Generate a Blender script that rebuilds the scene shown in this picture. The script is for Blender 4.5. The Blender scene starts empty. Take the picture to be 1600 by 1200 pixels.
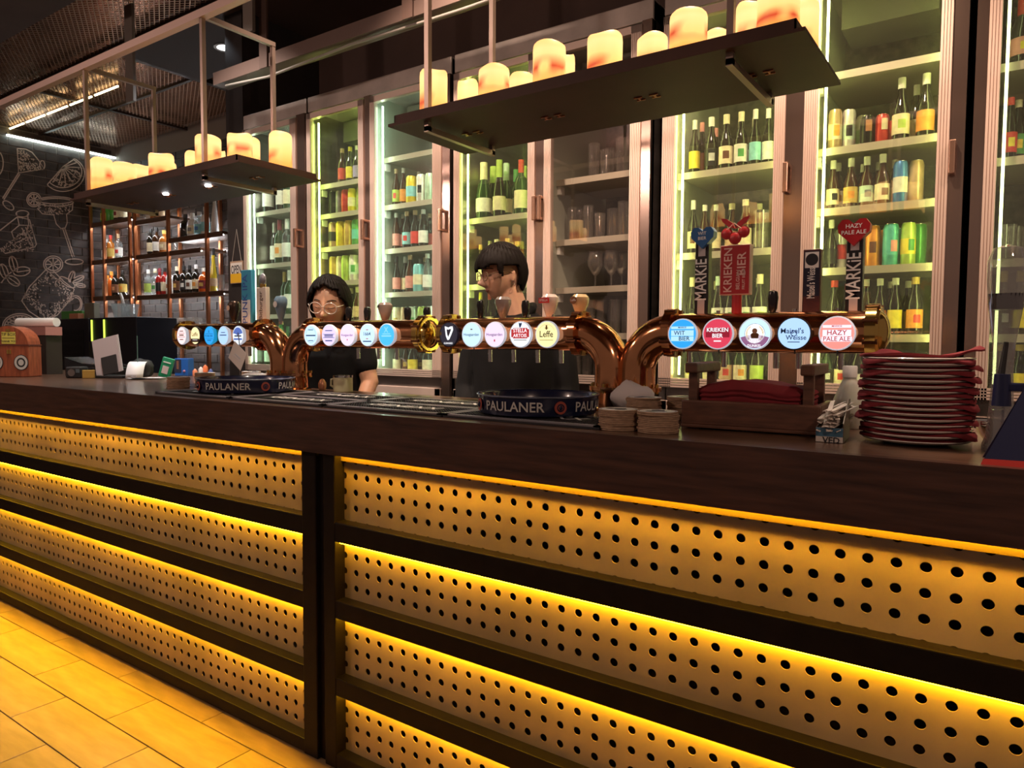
import bpy, math, random
from mathutils import Vector, Matrix
random.seed(7)
SC = bpy.context.scene
COL = SC.collection
# ------------------------------------------------------------------ camera, world, exposure
FPX = 1121.0
_yaw, _pitch, _roll = (math.radians(a) for a in (34.79, 3.12, -0.362))
CAM = Vector((0, 0, 1.30))
_F = Vector((-math.sin(_yaw)*math.cos(_pitch), math.cos(_yaw)*math.cos(_pitch), -math.sin(_pitch)))
_r = Vector((math.cos(_yaw), math.sin(_yaw), 0)); _d = _F.cross(_r)
_R = _r*math.cos(_roll)+_d*math.sin(_roll); _D = _d*math.cos(_roll)-_r*math.sin(_roll)
cd = bpy.data.cameras.new('camera'); cam = bpy.data.objects.new('camera', cd); COL.objects.link(cam)
cd.sensor_width = 36; cd.lens = FPX/1600*36; cd.clip_start = .02
m3 = Matrix((_R, -_D, -_F)).transposed()
cam.matrix_world = Matrix.Translation(CAM) @ m3.to_4x4()
SC.camera = cam
w = bpy.data.worlds.new('room_ambience'); SC.world = w; w.use_nodes = True
w.node_tree.nodes['Background'].inputs[0].default_value = (.46, .31, .25, 1)
w.node_tree.nodes['Background'].inputs[1].default_value = .24
SC.view_settings.view_transform = 'Standard'; SC.view_settings.look = 'None'
SC.view_settings.gamma = 1; SC.view_settings.exposure = 0.14
SC.view_settings.use_curve_mapping = False
SC.cycles.max_bounces = 6; SC.cycles.diffuse_bounces = 3; SC.cycles.glossy_bounces = 3; SC.cycles.transmission_bounces = 4; SC.cycles.transparent_max_bounces = 16
SC.cycles.sample_clamp_indirect = 6
def lamp(name, typ, loc, energy, color, size=.1, aim=(0, 0, -1), spot=None):
    l = bpy.data.lights.new(name, typ); l.energy = energy; l.color = color
    o = bpy.data.objects.new(name, l); COL.objects.link(o); o.location = loc
    if typ == 'AREA': l.size = size
    elif typ == 'SPOT': l.spot_size = spot or 1.2; l.spot_blend = .6; l.shadow_soft_size = size
    else: l.shadow_soft_size = size
    o.rotation_euler = Vector(aim).to_track_quat('-Z', 'Y').to_euler()
    return o
# unseen fill lamps added on the guests' side and over the bar
lamp('room_fill_lamp', 'POINT', (1.6, -.6, 3.1), 60, (1, .70, .54), .10)
lamp('room_fill_lamp', 'POINT', (-3.25, -1.0, 3.2), 60, (1, .70, .56), .06)
lamp('room_fill_lamp', 'POINT', (-6.0, -1.0, 3.2), 55, (1, .70, .58), .06)
lamp('bar_fill_spot', 'SPOT', (-4.70, 3.10, 3.50), 90, (.85, .92, 1), .05, (0, 0, -1), 1.9)
for x, e, c in ((-3.9, 150, (1, .84, .72)), (-2.3, 200, (1, .72, .54)), (-.75, 200, (1, .68, .48)), (.9, 120, (1, .70, .50))):
    lamp('bar_fill_spot', 'SPOT', (x, 2.0, 3.42), e, c, .06, (0, .36, -1), 1.6)  # unseen warm spots added to brighten the fridge fronts
lamp('bar_fill_spot', 'SPOT', (-.45, 1.75, 3.2), 75, (1, .82, .68), .05, (0, .0, -1), .95)  # added to brighten the counter around the basket and plates
lamp('face_fill_spot', 'SPOT', (-1.6, 1.0, 3.3), 130, (1, .80, .62), .05, (-.75, 1.15, -1.75), .55)  # this and the next are unseen, added as front fill for the bartenders
lamp('face_fill_spot', 'SPOT', (-1.3, .9, 3.3), 170, (1, .76, .58), .05, (-.55, 1.7, -1.7), .5)
lamp('bar_fill_spot', 'SPOT', (-3.6, 1.75, 3.42), 70, (.9, .94, 1), .06, (0, 0, -1), 1.3)
# ------------------------------------------------------------------ helpers
def ray(x, y): return _F+_R*((x-800)/FPX)+_D*((y-600)/FPX)
def at_y(x, y, Y):
    v = ray(x, y); return CAM+v*(Y/v.y)
def at_z(x, y, z):
    v = ray(x, y); return CAM+v*((z-1.30)/v.z)
def at_x(x, y, X):
    v = ray(x, y); return CAM+v*(X/v.x)
_mats = {}
def M(name, c=(.8, .8, .8), rough=.5, metal=0., em=None, es=0., coat=0., noise=0., nscale=8., bump=0., stretch=None, spec=.5, sub=0.):
    if name in _mats: return _mats[name]
    m = bpy.data.materials.new(name); m.use_nodes = True; _mats[name] = m
    nt = m.node_tree; b = nt.nodes['Principled BSDF']
    b.inputs['Base Color'].default_value = (*c, 1); b.inputs['Roughness'].default_value = rough
    b.inputs['Metallic'].default_value = metal; b.inputs['Coat Weight'].default_value = coat
    b.inputs['Specular IOR Level'].default_value = spec
    if sub:
        b.inputs['Subsurface Weight'].default_value = sub; b.inputs['Subsurface Radius'].default_value = (.02, .008, .004)
    if em:
        b.inputs['Emission Color'].default_value = (*em, 1); b.inputs['Emission Strength'].default_value = es
    if noise or bump:
        tc = nt.nodes.new('ShaderNodeTexCoord'); n = nt.nodes.new('ShaderNodeTexNoise')
        n.inputs['Scale'].default_value = nscale; n.inputs['Detail'].default_value = 6
        src = tc.outputs['Object']
        if stretch:
            mp = nt.nodes.new('ShaderNodeMapping'); mp.inputs['Scale'].default_value = stretch
            nt.links.new(src, mp.inputs[0]); src = mp.outputs[0]
        nt.links.new(src, n.inputs['Vector'])
        if noise:
            r = nt.nodes.new('ShaderNodeValToRGB')
            r.color_ramp.elements[0].position = .3; r.color_ramp.elements[1].position = .7
            r.color_ramp.elements[0].color = (*[x*(1-noise) for x in c], 1)
            r.color_ramp.elements[1].color = (*[min(1, x*(1+noise)) for x in c], 1)
            nt.links.new(n.outputs['Fac'], r.inputs[0]); nt.links.new(r.outputs[0], b.inputs['Base Color'])
        if bump:
            bp = nt.nodes.new('ShaderNodeBump'); bp.inputs['Strength'].default_value = bump; bp.inputs['Distance'].default_value = .004
            nt.links.new(n.outputs['Fac'], bp.inputs['Height']); nt.links.new(bp.outputs[0], b.inputs['Normal'])
    return m
def glass_mat(name, tint=(1, 1, 1), gl=.08, haze=0., hazecol=(.8, .85, .8), rough=.02, streak=False):
    if name in _mats: return _mats[name]
    m = bpy.data.materials.new(name); m.use_nodes = True; _mats[name] = m
    nt = m.node_tree; N = nt.nodes; L = nt.links
    for n in list(N):
        if n.type == 'BSDF_PRINCIPLED': N.remove(n)
    out = [n for n in N if n.type == 'OUTPUT_MATERIAL'][0]
    t = N.new('ShaderNodeBsdfTransparent'); t.inputs[0].default_value = (*tint, 1)
    g = N.new('ShaderNodeBsdfGlossy'); g.inputs['Roughness'].default_value = rough
    lw = N.new('ShaderNodeLayerWeight'); lw.inputs[0].default_value = .5
    pw = N.new('ShaderNodeMath'); pw.operation = 'POWER'; pw.inputs[1].default_value = 4; L.new(lw.outputs['Facing'], pw.inputs[0])
    mr = N.new('ShaderNodeMapRange'); mr.inputs[3].default_value = gl; mr.inputs[4].default_value = .85
    L.new(pw.outputs[0], mr.inputs[0])
    mx = N.new('ShaderNodeMixShader'); L.new(mr.outputs[0], mx.inputs[0]); L.new(t.outputs[0], mx.inputs[1]); L.new(g.outputs[0], mx.inputs[2])
    last = mx
    if haze:
        d = N.new('ShaderNodeBsdfDiffuse'); d.inputs[0].default_value = (*hazecol, 1)
        tr = N.new('ShaderNodeBsdfTranslucent'); tr.inputs[0].default_value = (*hazecol, 1)
        dm = N.new('ShaderNodeMixShader'); L.new(d.outputs[0], dm.inputs[1]); L.new(tr.outputs[0], dm.inputs[2])
        m2 = N.new('ShaderNodeMixShader'); L.new(mx.outputs[0], m2.inputs[1]); L.new(dm.outputs[0], m2.inputs[2])
        m2.inputs[0].default_value = haze
        if streak:
            tc = N.new('ShaderNodeTexCoord'); mp = N.new('ShaderNodeMapping'); mp.inputs['Scale'].default_value = (90, 1, 2.2)
            n = N.new('ShaderNodeTexNoise'); n.inputs['Scale'].default_value = 1.; n.inputs['Detail'].default_value = 5
            n2 = N.new('ShaderNodeTexNoise'); n2.inputs['Scale'].default_value = 4.
            L.new(tc.outputs['Object'], mp.inputs[0]); L.new(mp.outputs[0], n.inputs['Vector']); L.new(tc.outputs['Object'], n2.inputs['Vector'])
            mul = N.new('ShaderNodeMath'); mul.operation = 'MULTIPLY'; L.new(n.outputs['Fac'], mul.inputs[0]); L.new(n2.outputs['Fac'], mul.inputs[1])
            rp = N.new('ShaderNodeMapRange'); rp.inputs[1].default_value = .18; rp.inputs[2].default_value = .42
            rp.inputs[3].default_value = .02; rp.inputs[4].default_value = haze
            L.new(mul.outputs[0], rp.inputs[0]); L.new(rp.outputs[0], m2.inputs[0])
        last = m2
    L.new(last.outputs[0], out.inputs['Surface'])
    return m
class B:
    def __init__(s): s.v = []; s.f = []
    def add(s, vs, fs):
        k = len(s.v); s.v += [tuple(p) for p in vs]; s.f += [tuple(i+k for i in f) for f in fs]; return s
    def box(s, x0, x1, y0, y1, z0, z1, T=None):
        vs = [Vector((x, y, z)) for x in (x0, x1) for y in (y0, y1) for z in (z0, z1)]
        if T is not None: vs = [T @ p for p in vs]
        return s.add(vs, [(0, 1, 3, 2), (4, 6, 7, 5), (0, 4, 5, 1), (2, 3, 7, 6), (0, 2, 6, 4), (1, 5, 7, 3)])
    def lathe(s, prof, n=20, T=None, sx=1., sy=1.):
        vs = []; fs = []; rings = []
        for r, z in prof:
            if r < 1e-6: rings.append([len(vs)]); vs.append(Vector((0, 0, z)))
            else:
                k = len(vs); rings.append(list(range(k, k+n)))
                vs += [Vector((r*sx*math.cos(2*math.pi*i/n), r*sy*math.sin(2*math.pi*i/n), z)) for i in range(n)]
        for a, b in zip(rings, rings[1:]):
            for i in range(n):
                j = (i+1) % n
                if len(a) == 1 and len(b) == 1: break
                if len(a) == 1: fs.append((a[0], b[j], b[i]))
                elif len(b) == 1: fs.append((a[i], a[j], b[0]))
                else: fs.append((a[i], a[j], b[j], b[i]))
        if T is not None: vs = [T @ p for p in vs]
        return s.add(vs, fs)
    def cyl(s, p0, p1, r0, r1=None, n=14):
        p0 = Vector(p0); p1 = Vector(p1); r1 = r0 if r1 is None else r1
        d = p1-p0; T = Matrix.Translation(p0) @ d.to_track_quat('Z', 'Y').to_matrix().to_4x4()
        return s.lathe([(0, 0), (r0, 0), (r1, d.length), (0, d.length)], n, T)
    def tube(s, pts, r, n=10, cap=True, closed=False):
        pts = [Vector(p) for p in pts]; N = len(pts); rs = r if isinstance(r, (list, tuple)) else [r]*N
        vs = []; fs = []; up = None
        for i, p in enumerate(pts):
            if closed: t = pts[(i+1) % N]-pts[i-1]
            else: t = pts[min(i+1, N-1)]-pts[max(i-1, 0)]
            t.normalize()
            if up is None: up = t.orthogonal().normalized()
            up = (up-t*up.dot(t)); up = up.normalized() if up.length > 1e-6 else t.orthogonal().normalized()
            q = t.cross(up)
            vs += [p+(up*math.cos(2*math.pi*k/n)+q*math.sin(2*math.pi*k/n))*rs[i] for k in range(n)]
        for i in range(N if closed else N-1):
            a = i*n; b = ((i+1) % N)*n
            for k in range(n): fs.append((a+k, a+(k+1) % n, b+(k+1) % n, b+k))
        if cap and not closed: fs += [tuple(range(n))[::-1], tuple(range((N-1)*n, N*n))]
        return s.add(vs, fs)
    def prism(s, pts, o, u, v, depth):   # outline in the u,v plane, extruded along u x v
        o = Vector(o); u = Vector(u); v = Vector(v); nrm = u.cross(v).normalized()
        n = len(pts); a = [o+u*p[0]+v*p[1] for p in pts]; b = [p-nrm*depth for p in a]
        return s.add(a+b, [tuple(range(n)), tuple(range(n, 2*n))[::-1]]+[(i, n+i, n+(i+1) % n, (i+1) % n) for i in range(n)])
    def sphere(s, c, r, n=14, m=8, sc=(1, 1, 1)):
        prof = [(r*math.sin(math.pi*i/m), -r*math.cos(math.pi*i/m)) for i in range(m+1)]
        prof[0] = (0, -r); prof[-1] = (0, r)
        return s.lathe(prof, n, Matrix.Translation(c) @ Matrix.Diagonal((*sc, 1)))
    def ribbon(s, pts, wd, nrm, closed=False):
        pts = [Vector(p) for p in pts]; nrm = Vector(nrm); N = len(pts); vs = []; fs = []
        for i, p in enumerate(pts):
            t = (pts[(i+1) % N]-pts[i-1]) if closed else (pts[min(i+1, N-1)]-pts[max(i-1, 0)])
            sd = nrm.cross(t); sd = sd.normalized() if sd.length > 1e-9 else Vector((0, 0, 1))
            vs += [p+sd*wd/2, p-sd*wd/2]
        for i in range(N if closed else N-1):
            j = (i+1) % N; fs.append((2*i, 2*i+1, 2*j+1, 2*j))
        return s.add(vs, fs)
    def text(s, body, size, o, u, v, f=None, align='CENTER', sq=1.):
        tv, tf = text_geo(body, align)
        o = Vector(o); u = Vector(u); v = Vector(v)
        P = [(x*size*sq, y*size) for x, y in tv]
        vs = [f(x, y) for x, y in P] if f else [o+u*x+v*y for x, y in P]
        return s.add(vs, tf)
    def mesh(s, name, smooth=None):
        me = bpy.data.meshes.new(name); me.from_pydata(s.v, [], s.f); me.update()
        if smooth is not None:
            me.polygons.foreach_set('use_smooth', [True]*len(me.polygons))
            if smooth < 3: me.set_sharp_from_angle(angle=smooth)
        return me
    def mk(s, name, mat, parent=None, smooth=None, bev=0, loc=None, rot=None):
        o = bpy.data.objects.new(name, s.mesh(name, smooth)); COL.objects.link(o)
        o.data.materials.append(mat)
        if parent is not None: o.parent = parent
        if loc is not None: o.location = loc
        if rot is not None: o.rotation_euler = rot
        if bev:
            b = o.modifiers.new('bevel', 'BEVEL'); b.width = bev; b.segments = 2; b.limit_method = 'ANGLE'
        return o
_tx = {}
def text_geo(body, align):
    if (body, align) in _tx: return _tx[(body, align)]
    cu = bpy.data.curves.new('t', 'FONT'); cu.body = body; cu.align_x = align; cu.align_y = 'CENTER'; cu.size = 1; cu.resolution_u = 2; cu.offset = .012
    o = bpy.data.objects.new('t', cu); me = o.to_mesh()
    r = ([(p.co.x, p.co.y) for p in me.vertices], [tuple(p.vertices) for p in me.polygons])
    o.to_mesh_clear(); bpy.data.objects.remove(o); bpy.data.curves.remove(cu)
    _tx[(body, align)] = r; return r
def tag(o, label, cat, group=None):
    o['label'] = label; o['category'] = cat
    if group: o['group'] = group
    return o
def struct(o): o['kind'] = 'structure'; return o
def empty(name, loc=(0, 0, 0), rz=0):
    o = bpy.data.objects.new(name, None); COL.objects.link(o); o.location = loc; o.rotation_euler = (0, 0, rz); o.empty_display_size = .05; return o
SM = .7
NTH = 'first second third fourth fifth sixth seventh eighth ninth tenth eleventh twelfth thirteenth fourteenth fifteenth sixteenth seventeenth eighteenth'.split()
# ------------------------------------------------------------------ materials
wood_dark = M('dark_stained_wood', (.060, .026, .017), .34, noise=.45, nscale=5, stretch=(1.2, 14, 14), bump=.12, coat=.15)
wood_top = M('dark_counter_wood', (.085, .042, .024), .28, noise=.4, nscale=5, stretch=(1.2, 14, 14), bump=.05, coat=.2)
iron = M('dark_iron', (.008, .0055, .0045), .5, spec=.2, metal=.0, noise=.3, nscale=20)
zinc = M('perforated_zinc_sheet', (.40, .31, .21), .42, metal=.3, noise=.2, nscale=3.5, bump=.05)
amber_led = M('amber_led', (1, .6, .1), .5, em=(1, .50, .008), es=46)
amber_led_top = M('amber_led_counter', (1, .6, .1), .5, em=(1, .50, .008), es=170)
steel = M('brushed_stainless', (.42, .38, .36), .28, metal=.95, noise=.25, nscale=3, stretch=(1, 1, 5))
alu = M('door_aluminium', (.78, .62, .54), .42, metal=.55)
alu_shelf = M('shelf_steel', (.52, .47, .37), .45, metal=.5)
black = M('matt_black', (.012, .011, .011), .55)
gloss_black = M('gloss_black', (.010, .010, .011), .16)
copper = M('polished_copper', (.78, .36, .17), .13, metal=1., noise=.12, nscale=14)
copper_post = M('satin_copper', (.55, .20, .085), .30, metal=.9)
brass = M('polished_brass', (.82, .55, .16), .14, metal=1.)
chrome = M('chrome', (.75, .74, .73), .12, metal=1.)
white = M('white', (.8, .78, .74), .5)
wall_dark = M('dark_brown_plaster', (.085, .050, .040), .8, noise=.2, nscale=2)
# ------------------------------------------------------------------ setting: floor, ceiling, walls
struct(B().box(-10, 3, -3, 6, -.06, -.004).mk('floor', M('floor_grout', (.05, .03, .012), .7)))
FLOOR = bpy.data.objects['floor']
tile = M('wood_look_plank', (.25, .165, .085), .36, noise=.32, nscale=4, stretch=(1, 5, 1), bump=.04)
pl = None
for r in range(7):
    y1 = 1.542-.182*r
    for c in range(9):
        x0 = -5.06+.2825*(r % 2)+.565*c
        if pl is None:
            pl = B().box(0, .562, -.179, 0, -.02, 0).mk('plank', tile, FLOOR, bev=.0015); o = pl
        else:
            o = pl.copy(); COL.objects.link(o)
        o.location = (x0, y1, 0)
ZC = 3.6
struct(B().box(-10, 3, -3, 6, ZC+.10, ZC+.2).mk('ceiling', M('dark_ceiling', (.11, .072, .058), .75, noise=.15, nscale=2)))
CEIL = bpy.data.objects['ceiling']
B().box(-9, 1.5, -3, 2.27, ZC-.12, ZC+.1).mk('soffit', wall_dark, CEIL)
B().box(-5.88, -2.0, 2.93, 3.7, ZC-.02, ZC+.1).mk('ceiling_panel', M('ceiling_board', (.085, .058, .048), .7), CEIL)
B().box(-1.96, 1.5, 2.93, 3.7, ZC-.02, ZC+.1).mk('ceiling_panel', M('ceiling_board'), CEIL)
cop_ceil = M('copper_ceiling_sheet', (.40, .17, .08), .22, metal=.9, noise=.35, nscale=3, bump=.15)
B().box(-8.9, 1.5, 2.27, 2.93, ZC+.055, ZC+.1).mk('copper_sheet', cop_ceil, CEIL)
B().box(-8.9, -5.88, 2.93, 4.45, ZC+.055, ZC+.1).mk('copper_sheet', cop_ceil, CEIL)
def mesh_panel(x0, x1, y0, y1):
    b = B(); a = .064; h = .036; j = 0; y = y0
    nx = int((x1-x0)/(a/2))
    while y < y1:
        pts = [(x0+i*a/2, y+(h/4 if (i+j) % 2 else -h/4), ZC) for i in range(nx+1)]
        b.ribbon(pts, .0085, (0, 0, 1)); j += 1; y += h/2
    return b
mesh_m = M('expanded_metal', (.42, .22, .13), .4, metal=.85)
for q in ((-8.85, -2.2, 2.30, 2.90), (-8.85, -5.92, 2.95, 4.40)):
    o = mesh_panel(*q).mk('metal_mesh', mesh_m, CEIL); o['kind'] = 'stuff'
for x0, x1, y0, y1 in ((-8.9, 1.5, 2.265, 2.30), (-8.9, 1.5, 2.905, 2.94), (-5.93, -5.87, 2.9, 4.45), (-7.4, -7.36, 2.9, 4.45), (-8.9, -5.9, 3.62, 3.65)):
    B().box(x0, x1, y0, y1, ZC-.02, ZC+.02).mk('ceiling_rib', M('rib_metal', (.06, .038, .03), .4, metal=.6), CEIL)
# brick walls
WX = -8.9; WY = 4.45
brick_m = M('charcoal_painted_brick', (.040, .028, .024), .55, noise=.5, nscale=14, bump=.5)
struct(B().box(WX-.2, WX, -3, 5, 0, 4).mk('wall_left', M('dark_mortar', (.20, .165, .145), .85)))
struct(B().box(WX, -4.6, WY, WY+.2, 0, 4).mk('wall_back', M('dark_mortar')))
WL = bpy.data.objects['wall_left']; WB = bpy.data.objects['wall_back']
bm_l = B().box(0, .012, .006, .234, .006, .086).mesh('brick'); bm_b = B().box(.006, .234, -.012, 0, .006, .086).mesh('brick')
for me in (bm_l, bm_b): me.materials.append(brick_m)
k = 0
for r in range(28):
    z = 1.10+.092*r
    for c in range(8):
        y = 2.72+.24*c-(.12 if r % 2 else 0)
        if y+.24 > WY: continue
        o = bpy.data.objects.new('brick', bm_l); COL.objects.link(o); o.parent = WL; o.location = (WX+random.uniform(-.003, .003), y, z)
for r in range(26):
    z = 1.0+.092*r
    for c in range(12):
        x = WX+.24*c-(.12 if r % 2 else 0)
        if x < WX-.01: x = WX-.12
        o = bpy.data.objects.new('brick', bm_b); COL.objects.link(o); o.parent = WB; o.location = (x, WY+random.uniform(-.003, .003), z)
struct(B().box(-4.60, 1.5, 3.74, 3.94, 0, 4).mk('wall_fridges', wall_dark))
struct(B().box(-4.60, -4.405, 3.07, 4.5, 0, 3.7).mk('wall_pillar', M('pillar_paint', (.022, .017, .016), .6, noise=.3, nscale=6)))
# chalk drawings on the left brick wall
chalk = M('chalk_paint', (.55, .42, .34), .8)
XW = WX+.0165
def draw(name, strokes, wd=.011):
    b = B()
    for st in strokes:
        pts, cl = st if isinstance(st, tuple) else (st, False)
        b.ribbon([at_x(x, y, XW) for x, y in pts], wd, (1, 0, 0), cl)
    return b.mk(name, chalk, WL)
def ell(cx, cy, rx, ry, a0=0, a1=360, n=28, rot=0):
    out = []
    for i in range(n+1):
        t = math.radians(a0+(a1-a0)*i/n); x = rx*math.cos(t); y = ry*math.sin(t); c, s = math.cos(math.radians(rot)), math.sin(math.radians(rot))
        out.append((cx+x*c-y*s, cy+x*s+y*c))
    return out
def dots(poly_test, box, n, ln=1.6):
    out = []
    for i in range(n*6):
        x = random.uniform(box[0], box[2]); y = random.uniform(box[1], box[3])
        if poly_test(x, y): out.append([(x, y), (x+ln*.6, y+ln)])
        if len(out) >= n: break
    return out
arc = ell(100, 272, 32, 27, -52, 152, rot=-8)
draw('painted_lemon_wedge', [arc, ell(100, 270, 28, 23, -50, 150, rot=-8), [arc[0], (99, 260), arc[-1]]]+[[(99, 261), p] for p in ell(100, 269, 26, 21, -35, 140, 7, rot=-8)]+dots(lambda x, y: ((x-100)/25)**2+((y-270)/20)**2 < 1 and y > 268-.4*(x-99), (75, 245, 126, 292), 70, 2.2))
draw('painted_martini_glass', [[(27, 232), (29, 270), (69, 264), (60, 250), (50, 238), (40, 233), (27, 232)], [(29, 270), (4, 310)], [(31, 272), (6, 312)], ell(13, 321, 10, 5, rot=38), ell(66, 258, 4, 7)]+dots(lambda x, y: x > 29+.0*(y) and y < 266 and x < 32+(y-228)*1.0, (28, 234, 66, 266), 150))
draw('painted_coaster_edge', [ell(-6, 255, 11, 20)])
draw('painted_margarita_glass', [ell(53, 312, 11, 11), ell(53, 312, 8.5, 8.5), ell(87, 313, 27, 5.5), ell(87, 316, 28, 6), [(58, 325), (66, 334), (84, 336), (88, 350), (95, 357), (102, 356), (105, 348), (104, 335), (113, 328), (114, 314)], [(98, 357), (113, 402)], [(101, 356), (116, 401)], ell(116, 409, 14, 4.5)]+[[(53, 312), p] for p in ell(53, 312, 8, 8, 0, 315, 7)]+dots(lambda x, y: ((x-86)/26)**2+((y-322)/13)**2 < 1 and y > 318, (60, 318, 112, 336), 90))
draw('painted_rocks_glass', [[(0, 360), (27, 339)], [(0, 388), (8, 396), (54, 386), (57, 382), (46, 343), (27, 339)], ell(35, 334, 10, 5), [(26, 333), (30, 352), (45, 352), (43, 334)], [(30, 352), (18, 362), (24, 380), (40, 372), (44, 352)], [(40, 355), (52, 384)], [(34, 356), (48, 383)]]+dots(lambda x, y: y > 388-.72*x*1.1 and y < 392 and x < 52, (0, 350, 52, 392), 170))
def leaf(cx, cy, rx, ry, rot): return [ell(cx, cy, rx, ry, rot=rot), [ell(cx, cy, rx, ry, rot=rot)[0], ell(cx, cy, rx, ry, rot=rot)[14]]]
draw('painted_mint_leaves', leaf(21, 413, 13, 6, 75)+leaf(6, 424, 12, 6, 70)+leaf(34, 424, 13, 7, -8)+leaf(21, 439, 11, 6, 35)+[[(2, 442), (10, 431), (18, 425)]])
cup = [(74, 419), (46, 448), (34, 470), (45, 486), (60, 496), (74, 501), (90, 492), (108, 470), (116, 452), (100, 440), (84, 424)]
draw('painted_punch_cup', [(cup, True), ell(83, 413, 15, 13), ell(83, 413, 12, 10), ell(105, 441, 14, 5, rot=33), ell(118, 475, 10, 13, -100, 110), ell(118, 475, 8, 10, -100, 110)]+[[(83, 413), p] for p in ell(83, 413, 12, 10, 0, 315, 7)]+leaf(112, 432, 9, 4, -70)+leaf(122, 436, 10, 4, -25)+leaf(126, 446, 8, 3, 10)+dots(lambda x, y: (abs(x-76)/42+abs(y-462)/40 < 1) and (abs(x-76)/42+abs(y-462)/40 > random.uniform(.35, 1)), (34, 424, 116, 500), 330))
draw('painted_lemon_slice', [ell(31, 510, 27, 20, 180, 360), ell(31, 510, 24, 17, 180, 360)]+[[(31, 509), p] for p in ell(31, 510, 23, 16, 190, 350, 9)]+dots(lambda x, y: ((x-31)/22)**2+((y-510)/15)**2 < 1, (8, 493, 54, 509), 60))
# strip light at the far wall, glowing bars for a reflection on the ceiling
cool = M('cool_led', (1, 1, 1), em=(.80, 1, .95), es=14)
p0 = at_x(8, 210, WX); p1 = at_x(178, 246, WX)
t = empty('wall_strip_light', (WX+.03, p0.y, 3.5)); tag(t, 'cool white strip light along the top of the painted brick wall', 'light')
B().box(0, .02, 0, WY-.02-p0.y, -.012, .004).mk('diffuser', cool, t); B().box(-.018, .03, 0, WY-.02-p0.y, .004, .02).mk('housing', steel, t)
q0 = at_z(6, 203, ZC-.03); q1 = at_z(195, 135, ZC-.03)
t = empty('ceiling_led_reflection', (q0.x, (q0.y+q1.y)/2, ZC-.03)); tag(t, 'thin warm glowing strip standing in for a reflection on the mesh ceiling', 'light')  # glowing bars stand in for an LED reflection in the copper ceiling
for i in range(5):
    L = (q1.x-q0.x)/5
    B().box(i*L, (i+1)*L-.06, -.006, .006, 0, .012).mk('reflection_segment', M('warm_reflection', (1, 1, 1), em=(1, .86, .45), es=9), t)
# ------------------------------------------------------------------ the bar
YB = 1.447; YP = 1.485; ZT = 1.10
top = empty('bar_worktop', (-2.4, 1.75, .97)); tag(top, 'long dark stained wooden bar top with a deep front fascia', 'bar top')
def P(o, par):   # parent keeping world place
    o.parent = par; o.location = Vector(o.location)-par.location; return o
P(B().box(-5.6, .75, 1.45, 2.13, 1.06, ZT).mk('top_board', wood_top, bev=.004), top)
P(B().box(-5.6, -3.06, 2.13, 2.55, 1.06, ZT).mk('top_board', wood_top, bev=.004), top)
for i, (a, b_) in enumerate(((-5.6, -2.04), (-2.04, -.50), (-.50, .75))):
    P(B().box(a, b_, 1.430, 1.455, .97, ZT+.002).mk('fascia_board', wood_dark), top)
P(B().box(-5.6, .75, 1.455, 2.10, .990, 1.06).mk('underside', black), top)
rows = [(.765, .955), (.525, .70), (.285, .465), (.045, .225)]
ROWC = [.853, .608, .364, .1225]
CP = .0480
def perforated(x0, x1):
    b = B(); n = int(round((x1-x0)/CP)); S = 16; rr = .0100
    sq = []
    for i in range(S):
        a = 2*math.pi*(i+.5)/S-math.pi/4*0; cx, cz = math.cos(a), math.sin(a); k = CP/2/max(abs(cx), abs(cz)); sq.append((cx*k, cz*k))
    # put true corners in
    for tgt in ((1, 1), (-1, 1), (-1, -1), (1, -1)):
        j = min(range(S), key=lambda q: (sq[q][0]-tgt[0]*CP/2)**2+(sq[q][1]-tgt[1]*CP/2)**2); sq[j] = (tgt[0]*CP/2, tgt[1]*CP/2)
    ci = [(rr*math.cos(2*math.pi*(i+.5)/S), rr*math.sin(2*math.pi*(i+.5)/S)) for i in range(S)]
    fs = [(i, (i+1) % S, S+(i+1) % S, S+i) for i in range(S)]+[(S+i, S+(i+1) % S, 2*S+(i+1) % S, 2*S+i) for i in range(S)]
    for r in range(-2, 3):
        for c in range(n):
            X = (c+.5)*CP; Z = r*CP
            b.add([(X+x, 0, Z+z) for x, z in sq]+[(X+x, 0, Z+z) for x, z in ci]+[(X+x, .003, Z+z) for x, z in ci], fs)
    return b
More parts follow.
